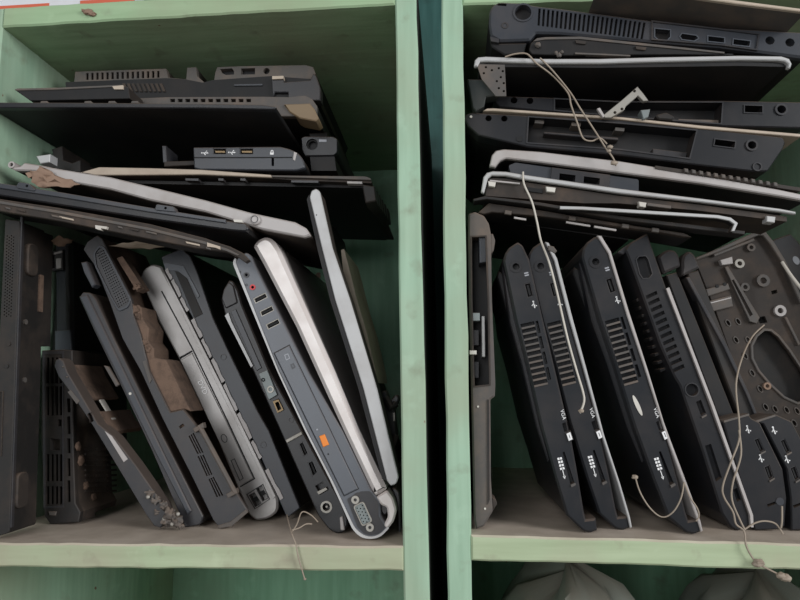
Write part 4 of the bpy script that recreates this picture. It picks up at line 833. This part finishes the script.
# --- two netbook sides at the lower right
for lab_, q4, tl in (('black netbook side whose top carries a tan wire, beside the slim shells', [(723, 423), (749, 415.5), (764, 425), (786, 470), (806, 524), (790, 531), (755, 532)], 0),
                     ('black netbook side cut off by the right picture border', [(752, 423), (776, 414), (790, 424), (812, 470), (834, 524), (820, 530.5), (792, 531)], 26)):
    yb = yr(770 if not tl else 805, 531.5); fr = Frame(q4[0], q4[6], yb)
    pts = [(723+tl*1.1, 423), (747+tl, 416), (764+tl, 425)] if False else q4
    if not tl: pts = [(723, 422.5), (748.5, 415.8), (752, 420), (760, 424), (783, 471), (787, 500), (785, 528), (778, 531), (755, 532), (738, 474)]
    else: pts = [(752.5, 422.5), (775, 414.5), (792, 422), (818, 471), (830, 524), (820, 530), (791.5, 531), (791, 500), (787, 470), (763.5, 424.5)]
    ports = [[(754, 441), (759, 439), (765, 452), (760, 454.5)], [(764, 468.5), (769.5, 466), (774, 479), (769, 482)], [(767, 506), (775, 503), (776, 505.5), (768, 508.5)]]
    if tl: ports = [[(x+26, y_) for x, y_ in p] for p in ports]
    t = slab('netbook_chassis', lab_, 'netbook', fr, fillet(fr.poly(pts), .001, 2), .03, 'black', holes=[fr.poly(p) for p in ports], bev=.001, group='matching black netbook chassis')
    t.part('top_line', MB().prism(fr, fr.poly([(723+tl*1.1, 422), (748+tl, 415), (748.5+tl, 416.8), (723.5+tl*1.1, 424)]), -.002, .01), 'frame')
    for c in ((748, 431), (761, 460)): usb_symbol(t, fr, (c[0]+tl, c[1]), .0062)
    for p in ports[:2]: t.part('port_lip', MB().prism(fr, fr.poly([p[3], p[2], (p[2][0]+.6, p[2][1]+1.4), (p[3][0]+.6, p[3][1]+1.6)]), -.001, .001), 'frame'); usb_port(t, fr, fr.poly(p), 'char', 'hole', False)
    q = fr.uv(780+tl, 503); t.part('round_mark', MB().prism(fr, circ(q[0], q[1], .0032, 14), -.0004, .001), 'slate')

# --- corner piece at the far right
fr = Frame((780, 236), (812, 300), .125)
t = slab('laptop_chassis', 'dark grey rounded case corner with an oval mark at the upper right', 'laptop base', fr, fillet(fr.poly([(771, 241), (776, 238.5), (791, 233.5), (800, 243), (822, 292), (840, 350), (812, 350), (790, 276)]), .002), .14, 'char', bev=.0015, bodym='dirty')
q = fr.uv(796, 260.5); t.part('oval_mark', MB().prism(fr, circ(q[0], q[1], .0045, 16, .003), -.0005, .001), 'gprint')

# ================================================================== RIGHT CELL, stack lying on top
# --- lowest brown chassis
fr = lie((480, 205), (740, 242), .027)
ol = fr.poly([(478, 212.5), (489, 203), (540, 210), (620, 223.5), (660, 229.5), (684, 233), (692, 237), (684, 236.5), (660, 232), (620, 226.5), (540, 216), (492, 212), (484, 214)])
t = slab('screen_chassis', 'grimy brown metal chassis lying lowest in the right cabinet stack', 'laptop part', fr, ol, .035, 'brown', bev=.0006, bodym='matte', plate_name='front_edge')
t.part('rear_shade_sheet', MB().prism(fr, fr.poly([(490, 206), (540, 211), (620, 224.5), (640, 228), (640, 231), (620, 228), (540, 216.5), (492, 210)]), .035, .2), 'matte')  # added dark sheet, covers the back wall where the pile's shade falls
for (x0, x1, y0_) in ((514, 526, 217), (566, 590, 221.5), (594, 616, 226)): t.part('bright_strip', MB().prism(fr, fr.poly([(x0, y0_), (x1, y0_+(x1-x0)*.16), (x1, y0_+1.8+(x1-x0)*.16), (x0, y0_+1.8)]), -.0012, .001), 'lid')
for c in ((508, 213), (572, 219), (655, 230.5), (625, 226.5)): q = fr.uv(*c); t.part('clip', MB().box(fr, q[0]-.003, q[0]+.003, q[1]-.0018, q[1]+.0018, -.002, .001, bev=.0004), 'frame')
# --- thin black plate
fr = lie((474, 197), (744, 233), .018)
ol = fr.poly([(473, 199), (485, 196), (540, 202.3), (620, 216), (700, 225.5), (745, 231), (745, 234.5), (700, 229.5), (620, 219.5), (540, 205.5), (487, 199), (474, 201)])
t = slab('screen_surround', 'thin black dusty plate resting on the brown chassis', 'laptop part', fr, ol, .014, 'dirty', bev=.0004, bodym='matte', plate_name='front_edge', pt=.003)
# --- curved silver rim
fr = lie((560, 205), (738, 222), .008)
ol = fr.poly([(560, 206), (582, 206.5), (620, 208.8), (718, 215), (731, 217.5), (738, 223), (734.5, 231), (731.5, 231), (734.5, 224), (729.5, 220.5), (717, 218), (620, 212), (582, 209.5), (560, 209)])
t = slab('screen_cover', 'thin bright rim curving down at its end, in the middle of the right stack', 'laptop part', fr, ol, .0085, 'alu', bev=.0003, bodym='matte', plate_name='silver_rim', pt=.002)
# --- silver-rimmed frame with grimy inside
fr = lie((482, 178), (790, 212), .014)
ol = fr.poly([(481, 192), (483.5, 177), (487, 172.5), (493, 171), (506, 171.5), (524, 174.5), (620, 188.5), (698, 198), (780, 208.5), (796, 211.5), (796, 214), (780, 211.5), (698, 201.5), (620, 193), (524, 179), (506, 175.5), (492, 175), (488, 178), (484, 193)])
t = slab('screen_surround', 'silver-rimmed frame with brown grime inside and a loose pale wire', 'laptop part', fr, ol, .2, 'alu', bev=.0008, plate_name='silver_rim', pt=.004, body=False)
t.part('inner_frame', MB().prism(fr, fr.poly([(487, 178), (493, 176), (506, 176.5), (524, 180), (620, 194), (698, 202.5), (790, 215), (790, 220), (698, 208.5), (620, 201.5), (585, 201.5), (540, 198), (486, 194)]), .005, .05), 'brown', label='grime-covered inner frame')
for (x0, y0_, x1) in ((546, 186, 556), (488, 180.5, 496), (639, 201, 647)): t.part('tab', MB().prism(fr, fr.poly([(x0, y0_), (x1, y0_+1.2), (x1-1, y0_+6), (x0+1, y0_+5)]), .001, .008, bev=.0004), 'white')
t.part('wire_clip', MB().prism(fr, fr.poly([(490, 179), (520, 182), (520, 183.4), (490, 180.4)]), .002, .008), 'lid'); t.part('metal_bar', MB().prism(fr, fr.poly([(648, 202), (672, 205), (672, 208), (648, 205)]), .002, .01, bev=.0004), 'frame'); t.part('dark_slot', MB().prism(fr, fr.poly([(528, 186), (543, 188), (543, 192), (528, 190)]), .003, .01), 'hole')
t.part('bright_clip', MB().prism(fr, fr.poly([(768, 215), (777, 216), (776, 222), (768, 221)]), .002, .01, bev=.0005), 'alu')
# --- silver lid over slate panel
fr = lie((492, 154), (800, 196), .026)
ol = fr.poly([(489.5, 166), (492, 155), (496, 150.5), (504, 149), (540, 151.5), (620, 161), (700, 174), (780, 189.5), (808, 195.5), (808, 201), (780, 196), (700, 183), (620, 172.5), (540, 162), (506, 158), (500, 160.5), (495, 167)])
t = slab('screen_cover', 'broad silver-grey lid edge with a vent comb, above the silver-rimmed frame', 'laptop part', fr, fillet(ol, .001, 2), .21, 'lid', bev=.001, bodym='matte', plate_name='front_edge', pt=.005)
wins = [fr.poly([(560, 172.5), (576, 174.5), (575.5, 181), (559.5, 179)]), fr.poly([(584.5, 175.5), (600.5, 177.5), (600, 184), (584, 182)])]
t.part('slate_panel', MB().prism(fr, fillet(fr.poly([(509, 164), (516, 161), (551, 166), (611, 174), (640, 178), (640, 191), (608, 188), (551, 181), (512, 174)]), .0015), .004, .05, holes=wins), 'slate', label='slate panel with two windows')
t.part('window_frame', MB().prism(fr, fr.poly([(552, 166.5), (611, 174), (609.5, 188), (550.5, 180.5)]), .002, .006, holes=wins, bev=.0004), 'char')
cm = t.part('comb_strip', MB().prism(fr, fr.poly([(655, 166), (676, 169), (800, 188), (800, 191.5), (676, 172.5), (655, 169)]), -.001, .006), 'brown')
for i in range(13): x0 = 683+i*7.4; yy = 169.2+i*1.15; t.part('comb_tooth', MB().prism(fr, fr.poly([(x0, yy), (x0+4, yy+.7), (x0+4.4, yy+4.6), (x0+.6, yy+4)]), -.003, .006, bev=.0005), 'frame', cm)
# --- base with wide open bay
def open_base(name, label, y, ol, bay, holes, rects, m='black', beige=None, lip=None):
    fr = lie(ol[0], ol[len(ol)//2], y)
    hs = [fr.poly(bay)]+[fr.poly(r) for r in rects]
    for c, r in holes: q = fr.uv(*c); hs.append(circ(q[0], q[1], r, 14))
    t = slab('laptop_chassis', label, 'laptop base', fr, fillet(fr.poly(ol), .0012, 2), .21, m, holes=hs, bodym='matte', pt=.016, bev=.001)
    for c, r in holes:
        if r > .0035: q = fr.uv(*c); t.part('socket_ring', MB().ring(fr, q[0], q[1], r*1.45, r, -.0012, .003), 'char')
    for r in rects: p = fr.poly(r); t.part('port_rim', MB().prism(fr, inset(ccw(p), -.0009), -.0008, .002, holes=[p]), 'char')
    p = fr.poly(bay); t.part('bay_rim', MB().prism(fr, inset(ccw(p), -.0012), -.0008, .002, holes=[p]), 'char')
    if beige: t.part('top_strip', MB().prism(fr, fr.poly(beige), -.0015, .06, bev=.0005), 'beige', label='beige upper strip')
    return t, fr
t, fr = open_base('a', 'black laptop base with a wide open bay under a beige strip', .026,
    [(464.5, 119), (466, 114), (471, 112.5), (528, 115.5), (620, 119.5), (698, 128), (783, 137), (785.5, 142), (783, 149), (768, 171), (756, 171.5), (690, 164), (620, 155), (528, 147), (478, 135), (468, 126)],
    [(529, 117.5), (620, 124), (696, 131), (689, 158), (620, 149), (527.5, 142.5)], [((488.5, 118.3), .0029), ((504.3, 118.6), .0029), ((751.5, 145.5), .0036)], [[(715, 139.5), (735, 142), (734, 148), (714, 145.5)]],
    beige=[(483, 111.5), (487, 109), (494, 108.8), (620, 117.5), (700, 126), (800, 134.5), (800, 137.5), (700, 129), (620, 120), (494, 111.5)])
for (p_) in ([(545, 129), (620, 135), (620, 137.5), (545, 131)], [(655, 146), (690, 150), (688, 157), (655, 153)]): t.part('bay_rail', MB().prism(fr, fr.poly(p_), .006, .016, bev=.0005), 'char')
for c in ((577, 122.5), (621, 127.5), (540, 120)): q = fr.uv(*c); t.part('bay_clip', MB().box(fr, q[0]-.004, q[0]+.004, q[1]-.0015, q[1]+.0015, .004, .016), 'frame')
q = fr.uv(471, 117); t.part('glint_screw', MB().prism(fr, circ(q[0], q[1], .0012, 8), -.001, .001), 'white'); q = fr.uv(757, 167); t.part('foot_ring', MB().ring(fr, q[0], q[1], .004, .003, -.001, .002), 'char')
q = fr.uv(519.5, 139); t.part('round_foot', MB().prism(fr, circ(q[0], q[1], .0028, 12), -.0008, .001), 'matte')
t, fr = open_base('b', 'black laptop base with a bent metal bracket showing in its bay', .036,
    [(493, 101), (495, 97.5), (499, 95.8), (554, 97.5), (620, 100.5), (723, 100.5), (806, 102), (806, 128), (722, 126), (620, 118), (554, 112), (500, 107)],
    [(555, 99.5), (620, 102.8), (722, 103), (720.5, 123.5), (620, 116), (555, 110)], [((514, 100.3), .0032), ((530, 100.8), .0032), ((781, 109.8), .0038)], [[(744.5, 105.8), (762, 106.3), (762, 113), (744.5, 112.5)]])
t.part('metal_panel', MB().prism(fr, fr.poly([(680, 117), (721, 118), (720.5, 125), (680, 122)]), .004, .016, bev=.0005), 'frame')
# bent metal bracket
fr = lie((602, 116), (648, 96), .018)
bk = Thing('metal_bracket', 'bent pale metal bracket with holes stuck in the open bay', 'bracket', at(612, 118, .024))
hs = []
for c in ((615, 112.5), (622, 109), (634.5, 91)): q = fr.uv(*c); hs.append(circ(q[0], q[1], .0014, 10))
bk.part('plate', MB().prism(fr, fr.poly([(605, 117.5), (603.5, 115), (622, 100), (637.5, 86.5), (643, 93), (648.5, 100.5), (643.5, 101), (638, 95.5), (626, 105.5), (624.5, 109.5), (611, 117.5)]), 0, .004, holes=hs, bev=.0004), 'metal')
bk.part('prong', MB().prism(fr, fr.poly([(597, 108.5), (600, 107.5), (605, 116), (603, 117.5)]), 0, .003, bev=.0003), 'lid'); bk.part('flap', MB().prism(fr, fr.poly([(641.5, 109), (651, 108), (649, 116), (644, 118)]), .002, .012, bev=.0005), 'cap')
bk.part('spring', MB().prism(fr, fillet(fr.poly([(657, 113), (668, 110), (677, 115), (674, 118), (660, 117)]), .002), .004, .012, bev=.001), 'dirty')
# dark corner plate
fr = lie((468, 80), (497, 80), .02)
cp = Thing('plastic_plate', 'plain dark flat plate corner beside the perforated hinge plate', 'laptop part', at(476, 112, .035)); cp.part('plate', MB().prism(fr, fr.poly([(467.5, 79), (496.5, 79.8), (498, 95), (486, 97), (484, 106), (476, 111), (473, 108)]), 0, .013, bev=.0008), 'darkgreen')
# --- silver-rimmed black panel
fr = lie((474, 61), (790, 60), -.003)
ol = fr.poly([(474, 66), (475, 60), (478, 57), (486, 56.3), (540, 58.5), (600, 58.5), (660, 56.8), (740, 55.3), (782, 56), (789.5, 58.5), (792, 63.5), (790.5, 68), (788, 67.5), (788.5, 63.5), (785, 61), (778, 60), (740, 59.5), (660, 61.2), (600, 63), (540, 63), (486, 61), (480, 61.5), (477.5, 66)])
t = slab('screen_cover', 'wide black panel with a bright silver rim and perforated hinge corner', 'laptop part', fr, ol, .2, 'alu', bev=.0008, plate_name='silver_rim', pt=.004, body=False)
t.part('panel', MB().prism(fr, fr.poly([(479, 62), (540, 63.2), (600, 63.2), (660, 61.4), (740, 59.7), (786, 62), (787, 65), (740, 64), (600, 66), (480, 65)]), .003, .2), 'matte', label='flat black panel')
hp_ = fr.poly([(477, 63), (505, 63.5), (506.5, 95), (496, 95), (482, 78)])
dots = []
for c in ((486, 66), (492, 69), (499, 67), (484, 72), (503, 70), (501, 76), (497, 80), (504, 82), (499, 87), (504, 90)): q = fr.uv(*c); dots.append(circ(q[0], q[1], .0011, 8))
t.part('hinge_plate', MB().prism(fr, hp_, .002, .004, holes=dots), 'frame', label='perforated metal hinge plate')
# --- thin slab under the vented base
fr = lie((530, 44), (730, 54), -.003)
ol = fr.poly([(529, 50), (531, 43), (536, 39.5), (545, 38.6), (580, 38), (640, 44.5), (731, 54.5), (733, 54.3), (640, 54.5), (560, 55.3), (532, 54)])
t = slab('screen_surround', 'thin black part with a pale upper edge under the vented black base', 'laptop part', fr, fillet(ol, .0008, 2), .17, 'matte', bev=.0005, plate_name='front_edge')
t.part('pale_edge', MB().prism(fr, fr.poly([(533, 42), (537, 38.8), (545, 37.8), (580, 37.2), (640, 43.5), (724, 52.5), (724, 54), (640, 45.8), (580, 39.6), (545, 40)]), -.001, .04), 'frame')
t.part('inner_rail', MB().prism(fr, fr.poly([(575, 53), (630, 55.5), (630, 56.8), (575, 54.6)]), -.001, .003), 'frame')
for x0 in (575, 635): t.part('clip', MB().prism(fr, fr.poly([(x0, 41+(x0-575)*.1), (x0+11, 42.2+(x0-575)*.1), (x0+10, 45+(x0-575)*.1), (x0+1, 44+(x0-575)*.1)]), -.0015, .001), 'brown')
for (px, py, r) in ((556, 53, .002), (559, 55, .0025), (562, 52, .0018), (538, 45, .003)): t.part('debris', MB().ball(at(px, py, -.005), r*.8, r*.6, r*.8, .3), 'frame', ang=1.3)
# --- black base with round socket and long vent row
fr = lie((490, 20), (800, 45), -.003)
ol = fr.poly([(489, 24), (489.5, 11), (493, 4.5), (500, 1.5), (520, 2.6), (540, 6), (560, 8), (650, 20), (720, 27.5), (806, 32), (806, 58), (760, 52), (720, 47), (650, 41.5), (560, 33.5), (536, 33), (530, 40), (500, 41), (491, 36)])
hs = slots(fr, (538.5, 8.5), (648, 23), (537.5, 25.5), (645, 39.5), 24, .5)
hs = [h for h in hs]
q = fr.uv(523, 12.8); pr = [[(655, 29), (670, 30.5), (670, 37), (666, 41), (659, 40), (655, 37)], [(682, 34), (696, 36), (698, 38.5), (694, 41), (682, 39.5), (680, 36.5)], [(708, 36.5), (724, 38.3), (724, 43), (708, 41.3)], [(733.5, 39.5), (750, 41.5), (749, 46.5), (733, 44.7)]]
hs += [circ(q[0], q[1], .0072, 20)]+[fr.poly(p) for p in pr]
for c in ((770, 40.5), (790, 42.5)): w_ = fr.uv(*c); hs.append(circ(w_[0], w_[1], .0038, 14))
w_ = fr.uv(502, 4.6); hs.append(rrect(w_[0]-.004, w_[0]+.004, w_[1]-.0012, w_[1]+.0012, .0005))
t = slab('laptop_chassis', 'black laptop base with a round socket and a long row of vent slots', 'laptop base', fr, fillet(ol, [.003, .004, .004, .004]+[.001]*15, 3), .2, 'slate', holes=hs, bev=.0016, bodym='matte')
t.part('socket_ring', MB().ring(fr, q[0], q[1], .0088, .0072, -.0008, .003, 22), 'slate')
rc = fr.poly([(651, 21), (720, 29), (760, 34), (759, 37), (757, 51), (720, 46), (651, 40.5)]); t.part('port_recess_rim', MB().prism(fr, rc, -.0012, .001, holes=[inset(ccw(rc), .0013)]), 'char')
for p in pr: r_ = fr.poly(p); t.part('port_rim', MB().prism(fr, inset(ccw(r_), -.0008), -.0006, .002, holes=[r_]), 'navy')
t.part('lower_lip', MB().prism(fr, fr.poly([(490, 37), (500, 41.5), (527, 41), (525, 52), (505, 53), (492, 45)]), .003, .18, bev=.001), 'matte')
t.part('foot_mark', MB().prism(fr, fr.poly([(490, 37), (499, 39), (499, 43), (491, 41.5)]), -.0006, .005), 'char')
w_ = fr.uv(505, 25.5); t.part('dimple', MB().ring(fr, w_[0], w_[1], .003, .0018, -.0005, .001), 'char')
# --- brownish lid at the very top right
fr = lie((600, -12), (800, 14), -.03)
ol = fr.poly([(596, -8), (600, -12), (690, -6), (740, 0.5), (806, 9), (806, 12), (740, 4), (690, -3), (600, -9)])
t = slab('screen_cover', 'brownish flat lid with a pale front lip, topmost in the right cabinet', 'laptop part', fr, ol, .19, 'beige', bev=.0006, plate_name='front_lip', pt=.003, bodym='frame')

# ================================================================== loose cables
def smooth(pts, n=5):
    """Catmull-Rom through px points (px,py,y)"""
    P_ = [at(*p) for p in pts]; P_ = [P_[0]]+P_+[P_[-1]]; out = []
    for i in range(1, len(P_)-2):
        a, b, c, d = P_[i-1:i+3]
        for k in range(n):
            t = k/n; out.append(.5*((2*b)+(c-a)*t+(2*a-5*b+4*c-d)*t*t+(3*b-a-3*c+d)*t**3))
    out.append(P_[-2]); return out
def cable(label, runs, r, m, base, plug=None):
    th = Thing('cable', label, 'cable', at(*base))
    for pts in runs: th.part('strand', MB().tube(smooth(pts), r, 6), m, ang=1.2)
    for (c, rr) in plug or (): th.part('plug', MB().ball(at(*c), rr, rr*.7, rr*.7, .2), 'wire')
    return th
cable('thin beige wire pair draped over the upper right stack', [[(505, 57, -.006), (515, 54, -.007), (527, 54, -.007), (536, 63, -.006), (553, 76, .004), (568, 93, .012), (571, 105, .01), (577, 122, .012), (583, 138, .014), (592, 141, .014), (600, 138, .014), (607, 144, .014)],
      [(540, 58, -.006), (552, 70, .0), (570, 92, .012), (580, 108, .011), (593, 128, .012), (600, 139, .012), (605, 147, .014), (613, 158, .014), (616, 166, .016)]], 0.00075, 'wire', (616, 166, .016), [((610, 147, .013), .0025), ((614, 163, .013), .003), ((609, 151, .013), .002)])
cable('pale wire hanging from the silver-rimmed frame down the second netbook', [[(523, 172, .014), (524, 184, .012), (532, 202, .012), (537, 222, .012), (541, 241, .01), (549, 262, -.002), (556, 288, -.002), (561, 310, -.001), (568, 340, -.002), (577, 372, -.001), (583, 392, -.001), (584, 402, -.001), (580, 413, -.001)]], .0009, 'wirew', (580, 413, .0), [((581, 411, -.001), .0022)])
cable('thin wire loop hanging before the netbook with the oval mark', [[(635, 476, .012), (640, 492, .006), (650, 508, .004), (662, 517, .002), (673, 512, 0), (681, 498, -.001), (684, 482, .0)], [(684, 482, 0), (690, 497, -.001), (697, 508, .0), (699, 516, .002), (696, 521, .003)]], .0006, 'wire', (662, 517, .002), [((635, 477, .012), .0025)])
cable('long tan wire dropping over the right shelf edge', [[(764, 325, .06), (752, 337, .045), (742, 358, .02), (736, 385, .008), (739, 420, .002), (739, 440, 0), (731, 462, -.001), (723, 485, -.001), (724, 497, -.001), (733, 512, 0), (736, 524, 0), (744, 531, 0), (746, 545, -.004), (752, 557, -.004), (759, 564, -.004), (768, 569, -.004), (778, 574, -.004)],
      [(739, 430, .0), (741, 455, 0), (733, 482, 0), (732, 500, 0), (740, 520, 0), (745, 530, 0)], [(745, 529, 0), (755, 523, 0), (765, 521, 0), (776, 524, .0), (783, 534, -.001)], [(782, 506, -.002), (782, 520, -.002), (781, 528, -.001)]], 0.0007, 'wire', (746, 545, -.004), [((759, 563, -.005), .004), ((756, 564, -.005), .003), ((786, 578, -.005), .004), ((781, 575.5, -.005), .0035)])
cable('white cable beside the dusty keyboard plate at the right border', [[(782, 262, .09), (790, 274, .085), (800, 287, .08), (812, 300, .075)]], .0016, 'wirew', (800, 287, .08))
cable('thin grey frayed wire hanging below the left shelf edge', [[(287, 515, .03), (289, 524, .012), (292, 534, .0), (296, 545, -.003), (298, 556, -.004), (302, 570, -.004), (305, 580, -.004)], [(292, 532, .003), (297, 524, .01), (302, 512, .02), (311, 515, .02), (318, 522, .018)], [(292, 530, .004), (299, 528, .008), (306, 524, .012), (312, 524, .015)]], .0006, 'wire', (298, 556, -.004), [((305, 579, -.004), .0012)])

# ------------------------------------------------------------------ what lies in the lower compartments
def bag(label, c, rx, ry, rz, seed, folds=9):
    """slumped polythene bag standing on the lower shelf"""
    rnd = random.Random(seed); th = Thing('plastic_bag', label, 'bag', (c[0], c[1], ZLOW+.0005)); mb = MB(); n, m = 48, 26
    ph = [rnd.uniform(0, 6.28) for _ in range(6)]; H = rz
    for i in range(m+1):
        f = i/m; prof = (1-(f**12))**.5*(.9+.12*math.sin(f*3.0)) if f < 1 else 0
        for k in range(n):
            a = 2*math.pi*k/n; q = 1+.10*math.sin(folds*a+ph[0]+4*f)+.06*math.sin((folds+5)*a+ph[1]-7*f)+.05*math.sin(3*a+ph[2])+rnd.uniform(-.015, .015)
            zz = f*H*(1+.03*math.sin(2*a+ph[3])*f+.015*math.sin(5*a+ph[4])*f)
            mb.v.append(Vector((c[0]+rx*prof*q*math.cos(a), c[1]+ry*prof*q*math.sin(a), ZLOW+.0005+zz)))
    for i in range(m):
        for k in range(n): p, q = i*n+k, i*n+(k+1) % n; mb.f.append((p, q, q+n, p+n))
    mb.f.append(tuple(range(n))[::-1]); th.part('film', mb, 'bag', ang=1.0); return th
bag('grey plastic bag under the right shelf, by the side panel', (.124, .14, 0), .08, .105, .428, 3)
bag('grey plastic bag under the right shelf, further from the gap', (.308, .15, 0), .07, .105, .42, 8)

for th_ in THINGS:
    n_ = th_.o.name
    if n_.startswith(('cabinet', 'cable', 'plastic_bag', 'paper', 'mud', 'printed')): continue
    zmin = min((v.co+th_.base).z for o in th_.o.children_recursive for v in o.data.vertices)
    if zmin < -.115: settle(th_, *(SL if th_.base.x < 0 else SR))
